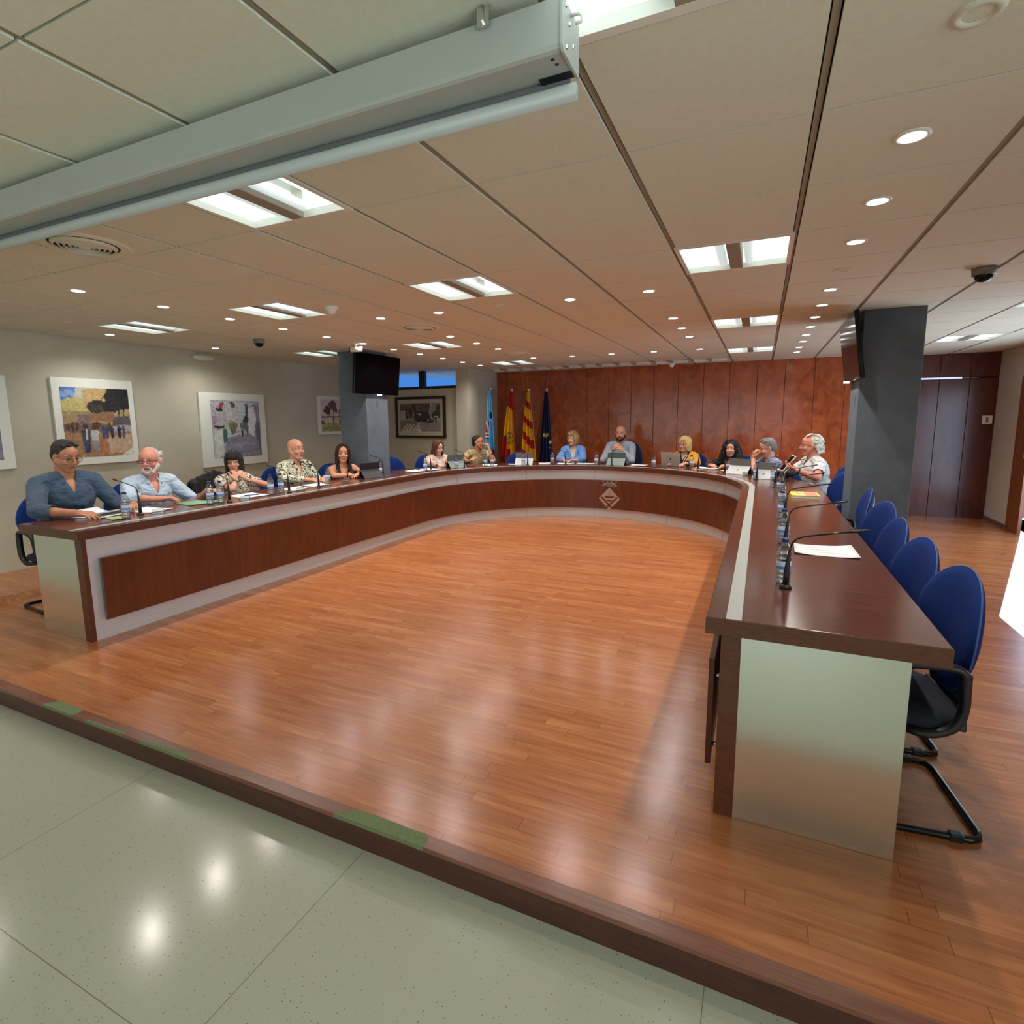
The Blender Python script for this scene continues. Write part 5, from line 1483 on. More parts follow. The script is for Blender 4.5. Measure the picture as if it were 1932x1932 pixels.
bots = [(0.122, 2.62, 'nearest water bottle on the right wing, beside the nearest microphone'), (0.15, 3.48, 'water bottle beside the second microphone of the right wing'), (0.168, 4.35, 'water bottle beside the third microphone of the right wing'),
        (0.187, 5.02, 'water bottle level with the yellow book'), (0.198, 5.85, 'water bottle just beyond the yellow book'), (0.150, 6.62, 'water bottle in front of the tablet held by the man in white'), (-0.03, 7.16, 'water bottle between the two white-stand tablets'), (-0.37, 7.90, 'water bottle beside the clasped hands of the curly-haired woman'),
        (-4.425, 2.51, 'water bottle beside the papers of the man in the slate shirt'), (-4.47, 3.25, 'water bottle in front of the white-bearded man, left of a pair'), (-4.44, 3.33, 'water bottle in front of the white-bearded man, right of a pair'),
        (-4.485, 3.93, 'water bottle before the bald man, left of a pair'), (-4.475, 4.05, 'water bottle before the bald man, right of a pair'), (-4.58, 4.83, 'single water bottle before the woman in the sleeveless top'), (-4.62, 5.84, 'water bottle behind the black tablet, before the left column'),
        (-4.42, 6.62, 'water bottle before the woman in the pink blazer'), (-4.18, 7.10, 'water bottle in front of the grey-green tablet'), (-3.93, 7.58, 'left water bottle of the pair before the man in khaki'), (-3.86, 7.67, 'right water bottle of the pair before the man in khaki'),
        (-3.44, 7.96, 'water bottle standing against the grey and white tablet'), (-3.10, 8.36, 'water bottle left of the woman in the sky blue blazer'), (-2.36, 8.36, 'water bottle left of the tablet of the bearded man'), (-1.45, 8.30, 'water bottle left of the silver laptop'), (-0.90, 8.27, 'water bottle before the woman in mustard')]
b0 = make_bottle(bots[0][2]); x, y = onoff(bots[0][0], bots[0][1]); b0.location = (x, y, ZT)
for x, y, lb in bots[1:]:
    x, y = onoff(x, y, 0.09)
    dup(b0, loc=(x, y, ZT + 0.0005), rz=R.random() * 6, label=lb)

def make_mic(label, bend=0):
    """arm points to +X"""
    t = thing('gooseneck_microphone', label, 'microphone', group='gooseneck microphones on the desk')
    b = MB(); b.lathe([(0.0005, 0.0), (0.026, 0.0), (0.024, 0.010), (0.014, 0.018), (0.0005, 0.018)], n=18); b.build('base', M_BLACK, t)
    b = MB(); b.tube([(0, 0, 0.012), (0, 0, 0.06), (0.004, 0, 0.13), (0.010, 0, 0.185)], [0.013, 0.0115, 0.0085, 0.005], 12); b.build('stem', M_BLACK, t)
    b = MB(); b.tube([(0.010, 0, 0.183), (0.016, 0, 0.203), (0.032, 0, 0.222), (0.055, 0, 0.232), (0.10, 0, 0.243), (0.16, 0, 0.255), (0.225, 0, 0.268)], 0.0038, 8); b.build('gooseneck', M_TUBE, t)
    b = MB(); b.tube([(0.222, 0, 0.2675), (0.235, 0, 0.270), (0.275, 0, 0.278), (0.292, 0, 0.281)], [0.0045, 0.0062, 0.0062, 0.0035], 10); b.build('capsule', M_BLACK, t)
    return t
mics = [(0.131, 2.555, -2, 'nearest microphone on the right wing, over the white paper'), (0.160, 3.40, -2, 'second microphone on the right wing'), (0.185, 4.30, -2, 'third microphone on the right wing'), (0.205, 5.10, 0, 'fourth microphone on the right wing, before the yellow book'), (0.225, 5.90, 6, 'fifth microphone on the right wing, beyond the yellow book'),
        (0.17, 6.55, 20, 'microphone before the man in the white polo'), (-0.02, 7.05, 35, 'microphone arching to the man with grey hair'), (-0.42, 7.82, 45, 'microphone before the curly-haired woman'), (-0.80, 8.20, 62, 'microphone between the mustard and the red top'),
        (-2.12, 8.32, 100, 'microphone at the mouth of the bearded man'), (-2.84, 8.28, 185, 'microphone arching before the sky blue blazer'), (-3.38, 8.00, 125, 'microphone before the empty centre seat'), (-3.80, 7.76, 130, 'microphone before the man in khaki'), (-4.10, 7.22, 150, 'microphone between the grey-green tablet and the man in khaki'), (-4.40, 6.74, 165, 'microphone before the woman in pink'),
        (-4.63, 5.92, 180, 'microphone behind the black tablet'), (-4.50, 4.60, 180, 'microphone before the woman in the sleeveless top'), (-4.44, 4.12, 182, 'microphone before the bald man'), (-4.44, 3.42, 182, 'microphone before the woman with the black bob'), (-4.50, 2.66, 184, 'microphone nearest on the left wing, before the white-bearded man')]
m0 = make_mic(mics[0][3])
for k_, (x, y, a, lb) in enumerate(mics):
    x, y = onoff(x, y, 0.10)
    if k_ == 0: m0.location = (x, y, ZT); m0.rotation_euler = (0, 0, math.radians(a))
    else: dup(m0, loc=(x, y, ZT), rz=math.radians(a), label=lb)

def nameplate(x, y, a, label):
    t = thing('name_plate_holder', label, 'name plate holder', (x, y, ZT), a, 'clear acrylic name plate holders')
    b = MB(); b.box(-0.045, 0.045, -0.004, 0.004, 0.0, 0.042); b.box(-0.045, 0.045, -0.022, 0.022, 0.0, 0.004); b.build('acrylic_block', M_ACRYL, t)
    b = MB(); b.lathe([(0.0005, 0.0), (0.006, 0.0), (0.006, 0.030), (0.0005, 0.030)], (0.052, 0, 0), 12); b.build('stud', M_CHROME, t)
for x, y, a, lb in ((-4.44, 2.76, 1.5, 'clear name plate holder by the nearest left microphone'), (-4.40, 3.55, 1.5, 'clear name plate holder before the woman with the black bob'), (-4.42, 4.25, 1.5, 'clear name plate holder before the bald man'), (-4.50, 5.02, 1.5, 'clear name plate holder before the sleeveless top'),
                 (-3.70, 7.83, 0.7, 'clear name plate holder before the man in khaki'), (-1.32, 8.33, -0.1, 'clear name plate holder left of the silver laptop'), (-0.16, 7.55, -0.9, 'clear name plate holder between the two white-stand tablets'), (0.14, 6.30, 1.5, 'clear name plate holder far along the right wing')):
    x, y = onoff(x, y, 0.10); nameplate(x, y, a, lb)

def paper(pts, label, lift=0.0, curl=0.004, n=8, mat=None, name='paper_sheet', cat='paper', z0=0.0015, th=0.0012, grp='papers on the desk'):
    """sheet through four corners in order"""
    p = [Vector((a, b_, 0)) for a, b_ in pts]; c = sum(p, Vector()) / 4
    def fn(u, v):
        q = (p[0] * (1 - u) + p[1] * u) * (1 - v) + (p[3] * (1 - u) + p[2] * u) * v
        z = z0 + curl * (abs(u - 0.5) * 2) ** 3 + lift * u * u
        return (q.x - c.x, q.y - c.y, z)
    o = grid_obj(n, 4, fn, name, mat or M_PAPER, solid=th)
    o.location = (c.x, c.y, ZT + 0.001); tag(o, label, cat, grp); return o
M_INK = P('ink_grey', (150, 154, 164), 0.7, var=0)
pw1 = paper([(0.205, 3.47), (0.50, 3.53), (0.505, 3.23), (0.20, 3.235)], 'white sheet of paper under the nearest microphone arm, right wing', curl=0.010)
b = MB()
for i in range(3): b.box(-0.09 + i * 0.02, -0.04 + i * 0.07, 0.05 - 0.06 * i, 0.054 - 0.06 * i, 0.006, 0.0064)
b.build('printed_line', M_INK, pw1)
paper([(-4.90, 2.36), (-4.60, 2.44), (-4.66, 2.65), (-4.96, 2.58)], 'white papers held by the man in the slate shirt', lift=0.0, curl=0.006)
p_ = paper([(-4.96, 2.42), (-4.66, 2.44), (-4.70, 2.66), (-5.0, 2.62)], 'upper page lifted in the hand of the man in the slate shirt', lift=0.0, curl=0.03, z0=0.012)
paper([(-4.80, 2.70), (-4.50, 2.74), (-4.55, 2.96), (-4.85, 2.93)], 'white sheet beside the first left microphone')
paper([(-4.60, 2.45), (-4.44, 2.42), (-4.42, 2.50), (-4.58, 2.55)], 'small green leaflet under the first left bottle', mat=P('leaflet_green', (150, 176, 110), 0.7, var=0.1), name='leaflet', cat='leaflet')
paper([(-4.80, 3.15), (-4.56, 3.12), (-4.50, 3.42), (-4.78, 3.48)], 'green and white magazine before the white-bearded man', mat=P('magazine_green', (118, 160, 120), 0.5, var=0.35, vscale=14), name='magazine', cat='magazine', th=0.006)
paper([(-4.78, 3.66), (-4.48, 3.64), (-4.46, 3.90), (-4.78, 3.95)], 'white sheet with a pen on it before the woman with the black bob')
paper([(-4.72, 4.28), (-4.46, 4.20), (-4.50, 4.46), (-4.74, 4.56)], 'white papers under the right hand of the bald man')
paper([(-4.78, 4.62), (-4.54, 4.58), (-4.52, 4.80), (-4.76, 4.90)], 'white papers before the bald man, next to the single bottle')
paper([(-4.62, 6.40), (-4.42, 6.36), (-4.40, 6.58), (-4.60, 6.64)], 'white notebook lying left of the woman in pink', name='notebook', cat='notebook', th=0.014, z0=0.009)
paper([(-4.58, 6.70), (-4.36, 6.66), (-4.32, 6.88), (-4.56, 6.92)], 'second white notebook before the woman in pink', name='notebook', cat='notebook', th=0.010, z0=0.007)
paper([(-4.05, 7.70), (-3.84, 7.82), (-3.94, 8.02), (-4.16, 7.92)], 'white papers before the man in khaki')
paper([(-4.24, 7.55), (-4.12, 7.62), (-4.18, 7.70), (-4.30, 7.64)], 'dark red booklet before the man in khaki', mat=P('booklet_red', (120, 24, 28), 0.5, var=0.1), name='booklet', cat='booklet', th=0.012, z0=0.008)
paper([(-3.72, 8.02), (-3.58, 8.10), (-3.66, 8.24), (-3.80, 8.16)], 'folded white paper left of the centre tablet')
paper([(-3.30, 8.28), (-3.14, 8.36), (-3.20, 8.54), (-3.38, 8.46)], 'open booklet left of the sky blue blazer', th=0.008, z0=0.005, name='booklet', cat='booklet')
paper([(-3.05, 8.45), (-2.78, 8.50), (-2.80, 8.66), (-3.08, 8.62)], 'white sheets under the joined hands of the woman in blue')
paper([(-2.74, 8.52), (-2.44, 8.56), (-2.44, 8.72), (-2.76, 8.70)], 'white sheets right of the woman in blue', th=0.004, z0=0.003)
paper([(-1.86, 8.54), (-1.62, 8.52), (-1.60, 8.72), (-1.84, 8.76)], 'white sheet right of the tablet of the bearded man')
paper([(-0.86, 8.30), (-0.58, 8.18), (-0.50, 8.32), (-0.78, 8.44)], 'stack of papers between the mustard blazer and the red top', th=0.014, z0=0.009)
paper([(-0.90, 8.18), (-0.74, 8.10), (-0.70, 8.20), (-0.86, 8.27)], 'folded leaflet before the woman in mustard', name='leaflet', cat='leaflet', mat=P('leaflet_mauve', (196, 176, 190), 0.6, var=0.3, vscale=20))
paper([(-0.50, 8.10), (-0.36, 8.00), (-0.30, 8.12), (-0.44, 8.20)], 'white sheet before the clasped hands of the curly-haired woman')
# yellow and pink book
t = thing('book', 'yellow and pink book lying between the microphones of the right wing', 'book', (0.40, 5.68, ZT + 0.0005), math.radians(2))
b = MB(); b.box(-0.115, 0.115, -0.15, 0.15, 0.0, 0.003); b.box(-0.115, 0.115, -0.15, 0.15, 0.024, 0.027); b.box(-0.118, -0.113, -0.15, 0.15, 0.0, 0.027); b.build('cover', P('book_yellow', (228, 204, 40), 0.45, var=0.04), t)
b = MB(); b.box(-0.113, 0.112, -0.146, 0.146, 0.003, 0.024); b.build('pages', M_PAPER, t)
b = MB(); b.box(0.0, 0.10, -0.14, 0.14, 0.0271, 0.0275); b.build('cover_picture', P('book_pink', (226, 128, 100), 0.45, var=0.2, vscale=9), t)
b = MB(); b.box(-0.075, -0.01, -0.12, 0.12, 0.0271, 0.0276); cp_ = b.build('title_panel', P('book_cream', (236, 228, 170), 0.45, var=0.1), t)
b = MB()
for i in range(5): b.box(-0.068 + 0.012 * i, -0.062 + 0.012 * i, -0.09, 0.08 - 0.02 * (i % 3), 0.0277, 0.028)
b.build('title_text', P('book_ink', (70, 60, 50), 0.6, var=0), t)
t = thing('pen', 'blue pen on the sheet before the woman with the black bob', 'pen', (-4.60, 3.80, ZT + 0.009), 1.2)
b = MB(); b.tube([(-0.07, 0, 0), (0.06, 0, 0), (0.072, 0, 0)], [0.0045, 0.0045, 0.001], 8); b.build('barrel', P('pen_blue', (60, 90, 150), 0.4, var=0), t)
b = MB(); b.tube([(-0.072, 0, 0), (-0.03, 0, 0)], 0.0052, 8); b.build('pen_cap', M_BLACK, t)
t = thing('smartphone', 'dark smartphone under the hand of the white-bearded man', 'phone', (-4.72, 3.42, ZT + 0.011), 0.5)
b = MB(); b.box(-0.075, 0.075, -0.037, 0.037, 0, 0.008); b.build('phone_body', M_BLACK, t, bevel=0.003); b = MB(); b.box(-0.071, 0.071, -0.034, 0.034, 0.008, 0.0085); b.build('phone_screen', M_SCREEN, t)

def tablet(x, y, a, label, up_c, lo_c, tilt=68, w=0.145, h=0.20, mark=False, key=True):
    """screen faces +X (its user); stand panel falls to -X"""
    t = thing('tablet_computer', label, 'tablet', (x, y, ZT), a, 'tablets standing on the desk')
    th = math.radians(tilt); s_, c_ = math.sin(th), math.cos(th)
    ax = Vector((0, 1, 0)); ay = Vector((c_ * -1.0, 0, s_)); ay = Vector((c_, 0, s_)); nn_ = Vector((s_, 0, -c_))
    ay = Vector((-c_ * 0.6, 0, s_)).normalized(); nn_ = ay.cross(Vector((0, -1, 0)))
    o = Vector((0.02, 0, 0.004))
    b = MB(); b.obox(o + ay * h / 2, ax * w, nn_ * 0.0045, ay * h / 2); b.build('tablet_body', M_BLACK, t, bevel=0.002)
    b = MB(); b.obox(o + ay * h / 2 + nn_ * 0.0049 * (1 if nn_.x > 0 else -1), ax * (w - 0.008), nn_ * 0.0003, ay * (h / 2 - 0.008)); b.build('screen', M_SCREEN, t)
    sg = -1 if nn_.x > 0 else 1
    b = MB(); b.obox(o + ay * h * 0.77 + nn_ * 0.0056 * sg, ax * (w - 0.001), nn_ * 0.001, ay * h * 0.228); b.build('upper_cover', up_c, t)
    # the stand
    p0 = o + ay * h * 0.54 + nn_ * 0.006 * sg; p1 = Vector((-0.115, 0, 0.003)); d = p1 - p0
    b = MB(); m = d.cross(ax).normalized(); b.obox(p0 + d / 2, ax * (w - 0.001), m * 0.0014, d / 2); st = b.build('stand_cover', lo_c, t)
    if key:
        b = MB(); b.box(0.03, 0.17, -w, w, 0.001, 0.006); b.build('keyboard', M_BLACK, t)
    if mark:
        b = MB(); c = p0 + d * 0.5 - m * 0.002 * (1 if m.x > 0 else -1)
        b.obox(c, ax * 0.010, m * 0.0006, d.normalized() * 0.010); b.build('maker_mark', M_CHROME, st)
    return t
M_TGG = P('cover_grey_green', (128, 142, 138), 0.7, var=0.04); M_TGD = P('cover_dark_grey_green', (92, 108, 104), 0.7, var=0.04)
M_TGR = P('cover_grey', (122, 120, 122), 0.7, var=0.04); M_TWH = P('cover_pale', (196, 198, 200), 0.6, var=0.03)
M_TBK = P('cover_black', (30, 30, 32), 0.6, var=0.05); M_TBK2 = P('cover_black_soft', (44, 44, 47), 0.7, var=0.05)
tablet(-4.62, 5.62, math.radians(163), 'black tablet with a folding stand before the woman in the sleeveless top', M_TBK, M_TBK2, mark=True)
def taz(x, y): return az_in(x, y) + PI
x, y = onoff(-4.30, 7.26, 0.22); tablet(x, y, taz(x, y) , 'grey-green tablet before the woman in the pink blazer', M_TGD, M_TGG)
x, y = onoff(-3.50, 8.14, 0.24); tablet(x, y, taz(x, y) - 0.35, 'tablet with grey and white cover before the empty centre seat', M_TGR, M_TWH)
x, y = onoff(-2.07, 8.50, 0.24); tablet(x, y, taz(x, y) + 0.0, 'grey-green tablet before the bearded man in the sweater', M_TGD, M_TGG)
x, y = onoff(-0.22, 7.72, 0.26); tablet(x, y, taz(x, y) + 0.45, 'tablet with grey and white cover left of the man with hands at his nose', M_TGR, M_TWH, mark=True)
x, y = onoff(0.08, 7.24, 0.24); tablet(x, y, taz(x, y) + 0.75, 'tablet with grey and white cover below the elbows of the man with grey hair', M_TGR, M_TWH, w=0.12, mark=True)
# silver laptop
t = thing('laptop', 'silver laptop before the woman in the mustard blazer', 'laptop', (-1.235, 8.56, ZT), math.radians(78))
M_SILV = P('laptop_silver', (196, 188, 182), 0.35, 0.6, var=0.0)
b = MB(); b.box(0.0, 0.215, -0.15, 0.15, 0.002, 0.014); b.build('laptop_base', M_SILV, t, bevel=0.003)
b = MB(); d = Vector((-0.20, 0, 1)).normalized(); n_ = Vector((1, 0, 0.20)).normalized(); b.obox(Vector((0.0, 0, 0.012)) + d * 0.105, Vector((0, 0.15, 0)), n_ * 0.003, d * 0.105); lid = b.build('lid', M_SILV, t, bevel=0.002)
b = MB(); b.obox(Vector((0.004, 0, 0.012)) + d * 0.105, Vector((0, 0.143, 0)), n_ * 0.0005, d * 0.098); b.build('laptop_screen', M_SCREEN, lid)
# the dark mark on the lid: round fruit shape with a bite and a leaf
pts = []
for i in range(26):
    q = 2 * PI * i / 26; rr_ = 0.0125 * (1 + 0.10 * abs(math.sin(q)) - 0.16 * max(0, math.sin(q)) ** 12)
    px, py = rr_ * math.cos(q), rr_ * 1.05 * math.sin(q)
    if (px - 0.0165) ** 2 + (py - 0.002) ** 2 < 0.0072 ** 2: px = 0.0165 - math.sqrt(max(0, 0.0072 ** 2 - (py - 0.002) ** 2))
    pts.append((px, py))
b = MB(); b.prism(pts, Vector((0.0, 0, 0.012)) + d * 0.11 - n_ * 0.0032, Vector((0, -1, 0)), d, n_ * -0.0006)
b.prism([(0.0, 0.0145), (0.004, 0.0155), (0.006, 0.020), (0.002, 0.019)], Vector((0.0, 0, 0.012)) + d * 0.11 - n_ * 0.0032, Vector((0, -1, 0)), d, n_ * -0.0006)
b.build('lid_mark', P('lid_mark', (60, 56, 58), 0.2, var=0), lid)
# tablet in the hands of the man in white
t = thing('tablet_computer', 'tablet held tilted in the hand of the man in the white polo', 'tablet', (0.30, 7.06, 1.00), math.radians(192))
b = MB(); e1 = Vector((0.62, 0, -0.78)).normalized(); e2 = Vector((0, 1, 0)); e3 = e1.cross(e2)
b.obox((0, 0, 0.02), e1 * 0.11, e2 * 0.085, e3 * 0.004); b.build('tablet_body', M_WHITEP, t, bevel=0.003)
b = MB(); b.obox(Vector((0, 0, 0.02)) + e3 * 0.0045, e1 * 0.10, e2 * 0.075, e3 * 0.0004); b.build('screen', M_SCREEN, t)
b = MB(); b.obox(Vector((0, 0, 0.02)) - e3 * 0.0048, e1 * 0.109, e2 * 0.084, e3 * 0.0006); b.build('back_cover', M_TBK, t)
# dark bag by his elbow
t = thing('bag', 'small black bag with a pale handle on the desk before the man in white', 'bag', (0.30, 7.42, ZT), 0.4)
b = MB(); b.ell((0, 0, 0.05), (0.13, 0.085, 0.055)); b.ell((0.03, 0.01, 0.07), (0.09, 0.07, 0.05)); me = bake(b, 0.01, 2, 'bag'); mobj(me, 'bag_body', BLKJ, t)
b = MB(); b.tube([(-0.05, -0.085, 0.04), (-0.055, -0.10, 0.075), (-0.03, -0.095, 0.10), (0.0, -0.08, 0.105)], 0.005, 8); b.build('bag_handle', M_WHITEP, t)

# ------------------------------------------------------------------ televisions
def tv(top, bot, y0, y1, label, mx, colx, side):
    """panel between two edge lines: top (x, z) and bottom (x, z)"""
    t = thing('television', label, 'television', (mx, (y0 + y1) / 2, (top[1] + bot[1]) / 2))
    o = Vector((mx, (y0 + y1) / 2, (top[1] + bot[1]) / 2))
    A = Vector((top[0], 0, top[1])); B = Vector((bot[0], 0, bot[1])); c = (A + B) / 2 + Vector((0, (y0 + y1) / 2, 0)) - o
    ez = (A - B) / 2; ey = Vector((0, (y1 - y0) / 2, 0)); nrm = ey.cross(ez).normalized() * side
    b = MB(); b.obox(c - nrm * 0.018, ey, nrm * 0.018, ez); b.build('casing', M_BLACKG, t, bevel=0.006)
    b = MB(); b.obox(c + nrm * 0.0008, ey * 0.975, nrm * 0.0008, ez * 0.955); b.build('screen', M_SCREEN, t)
    b = MB(); b.obox(c - nrm * 0.05, ey * 0.45, nrm * 0.02, ez * 0.5); b.build('rear_housing', M_BLACK, t, bevel=0.01)
    b = MB(); cx = colx - o.x; zc_ = c.z
    b.box(min(cx, c.x - nrm.x * 0.06), max(cx, c.x - nrm.x * 0.06), -0.12, 0.12, zc_ - 0.10, zc_ + 0.14); b.build('wall_bracket', M_GREYP, t)
    b = MB(); b.box(c.x - 0.02, c.x + 0.02, -0.02, 0.03, c.z - ez.length - 0.012, c.z - ez.length + 0.004); b.build('indicator', P('led_white', (255, 255, 255), 0.4, var=0, emit=(1, 1, 1), es=3.0), t)
tv((-4.745, 2.43), (-4.80, 1.90), 5.61, 6.56, 'black flat television mounted high on the left column', -4.78, -4.84, 1)
tv((0.655, 2.43), (0.735, 1.87), 5.42, 6.38, 'black flat television mounted high on the right column, seen edge-on', 0.70, 0.775, -1)
# bullet camera above the left television
t = thing('security_camera', 'white bullet camera on the ceiling above the left television', 'security camera', (-4.52, 5.35, ZC))
b = MB(); b.lathe([(0.0005, 0.0), (0.035, 0.0), (0.03, -0.012), (0.0005, -0.014)], n=16); b.tube([(0, 0, 0), (0, 0, -0.03), (0.01, 0.0, -0.05)], 0.009, 8); b.build('mount', M_WHITEP, t)
b = MB(); b.tube([(-0.05, -0.04, -0.075), (0.06, 0.05, -0.066)], 0.030, 16); b.build('camera_body', M_WHITEP, t)
b = MB(); b.tube([(-0.062, -0.05, -0.076), (-0.050, -0.04, -0.075)], 0.031, 16); b.build('camera_lens', M_BLACKG, t)

# ------------------------------------------------------------------ paintings
def canvas(n, m, base):
    c = np.zeros((m, n, 3), dtype=np.float32); c[:] = np.array(base) / 255.0; return c
def inside(poly, X, Y):
    k = np.zeros(X.shape, bool); j = len(poly) - 1
    for i in range(len(poly)):
        xi, yi = poly[i]; xj, yj = poly[j]
        if yi != yj: k ^= ((yi > Y) != (yj > Y)) & (X < (xj - xi) * (Y - yi) / (yj - yi) + xi)
        j = i
    return k
class Art:
    """small painted picture, origin top left, unit square"""
    def __init__(s, n, m, base, seed):
        n = int(n * 1.7); m = int(m * 1.7); s.c = canvas(n, m, base); s.n, s.m = n, m; s.r = np.random.RandomState(seed)
        s.X, s.Y = np.meshgrid((np.arange(n) + 0.5) / n, (np.arange(m) + 0.5) / m)
        s.jx = s.smooth(8) * 0.03 + s.smooth(34) * 0.016; s.jy = s.smooth(8) * 0.03 + s.smooth(34) * 0.016
    def smooth(s, q):
        a = s.r.randn(q + 2, q + 2); yi = s.Y * q; xi = s.X * q; y0 = yi.astype(int); x0 = xi.astype(int); fy = yi - y0; fx = xi - x0
        return (a[y0, x0] * (1 - fx) + a[y0, x0 + 1] * fx) * (1 - fy) + (a[y0 + 1, x0] * (1 - fx) + a[y0 + 1, x0 + 1] * fx) * fy
    def put(s, k, col, al=1.0):
        s.c[k] = s.c[k] * (1 - al) + np.array(col) / 255.0 * al
    def poly(s, p, col, al=1.0, j=0.5): s.put(inside(p, s.X + s.jx * j, s.Y + s.jy * j), col, al)
    def ell(s, x, y, a, b, col, al=1.0, j=0.6): s.put((((s.X + s.jx * j - x) / a) ** 2 + ((s.Y + s.jy * j - y) / b) ** 2) < 1, col, al)
    def fig(s, x, y, h, col, leg=None, w=0.32):
        s.ell(x, y - h * 0.92, h * 0.09, h * 0.09, (70, 60, 56), j=0); s.poly([(x - h * w * 0.5, y - h * 0.8), (x + h * w * 0.5, y - h * 0.8), (x + h * w * 0.4, y - h * 0.4), (x - h * w * 0.4, y - h * 0.4)], col, j=0)
        s.poly([(x - h * 0.13, y - h * 0.42), (x + h * 0.13, y - h * 0.42), (x + h * 0.10, y), (x - h * 0.08, y)], leg or col, j=0)
    def done(s, amp=0.05):
        for _ in range(1):
            p = np.pad(s.c, ((1, 1), (1, 1), (0, 0)), mode='edge'); s.c = 0.4 * s.c + 0.15 * (p[:-2, 1:-1] + p[2:, 1:-1] + p[1:-1, :-2] + p[1:-1, 2:])
        n = s.smooth(min(40, s.n - 2)) * amp * 0.8 + s.r.randn(s.m, s.n) * amp * 0.25
        return np.clip(s.c + n[:, :, None], 0, 1)[::-1].reshape(-1, 3)
def art_crowd():
    a = Art(80, 84, (178, 156, 112), 1)
    a.poly([(0, 0), (0.5, 0), (0.5, 0.3), (0, 0.3)], (190, 196, 186)); a.poly([(0, 0), (0.22, 0), (0.16, 0.18), (0, 0.2)], (84, 122, 190)); a.ell(0.1, 0.1, 0.1, 0.05, (130, 160, 210))
    a.poly([(0.3, 0.02), (0.62, 0), (0.6, 0.32), (0.3, 0.4)], (192, 164, 116)); a.poly([(0, 0.18), (0.32, 0.14), (0.32, 0.5), (0, 0.5)], (194, 178, 116)); a.poly([(0, 0.36), (0.4, 0.34), (0.4, 0.6), (0, 0.6)], (150, 126, 92), 0.7)
    a.ell(0.85, 0.14, 0.26, 0.16, (34, 34, 38), j=0.8); a.ell(0.60, 0.27, 0.22, 0.09, (48, 44, 46), j=0.8); a.ell(0.80, 0.24, 0.16, 0.08, (36, 36, 40), j=0.8); a.ell(0.48, 0.30, 0.12, 0.05, (60, 56, 52), j=0.8)
    for x in (0.72, 0.82, 0.90): a.poly([(x, 0.2), (x + 0.015, 0.2), (x + 0.02, 0.56), (x, 0.56)], (46, 42, 46))
    a.poly([(0.36, 0.36), (0.74, 0.34), (0.74, 0.5), (0.36, 0.5)], (150, 112, 84)); a.poly([(0.74, 0.42), (1, 0.4), (1, 0.54), (0.74, 0.55)], (92, 88, 92)); a.poly([(0.2, 0.4), (0.36, 0.38), (0.4, 0.56), (0.2, 0.56)], (118, 106, 108), 0.8)
    a.poly([(0, 0.5), (1, 0.55), (1, 0.64), (0, 0.66)], (120, 96, 84)); a.poly([(0.7, 0.56), (1, 0.54), (1, 0.66), (0.7, 0.70)], (168, 164, 170)); a.poly([(0, 0.64), (1, 0.64), (1, 1), (0, 1)], (160, 122, 90)); a.poly([(0.55, 0.72), (1, 0.66), (1, 0.95), (0.5, 0.98)], (190, 164, 136)); a.poly([(0.4, 0.7), (0.6, 0.72), (0.6, 1), (0.4, 1)], (166, 108, 74), 0.7); a.poly([(0.8, 1), (1, 0.90), (1, 1)], (214, 214, 208))
    for x in (0.05, 0.11, 0.17, 0.44, 0.48, 0.66): a.ell(x, 0.56, 0.025, 0.05, (84, 52, 44))
    for x, c in ((0.56, (66, 76, 116)), (0.61, (58, 66, 104)), (0.69, (50, 50, 70)), (0.80, (32, 30, 36)), (0.87, (90, 88, 96))): a.fig(x, 0.74, 0.19, c)
    a.fig(0.30, 0.94, 0.42, (66, 70, 78), (56, 66, 90)); a.poly([(0.29, 0.60), (0.32, 0.60), (0.315, 0.74), (0.30, 0.74)], (206, 204, 204)); a.fig(0.43, 0.92, 0.38, (190, 188, 186), (140, 140, 146))
    return a.done(0.05), a.n, a.m
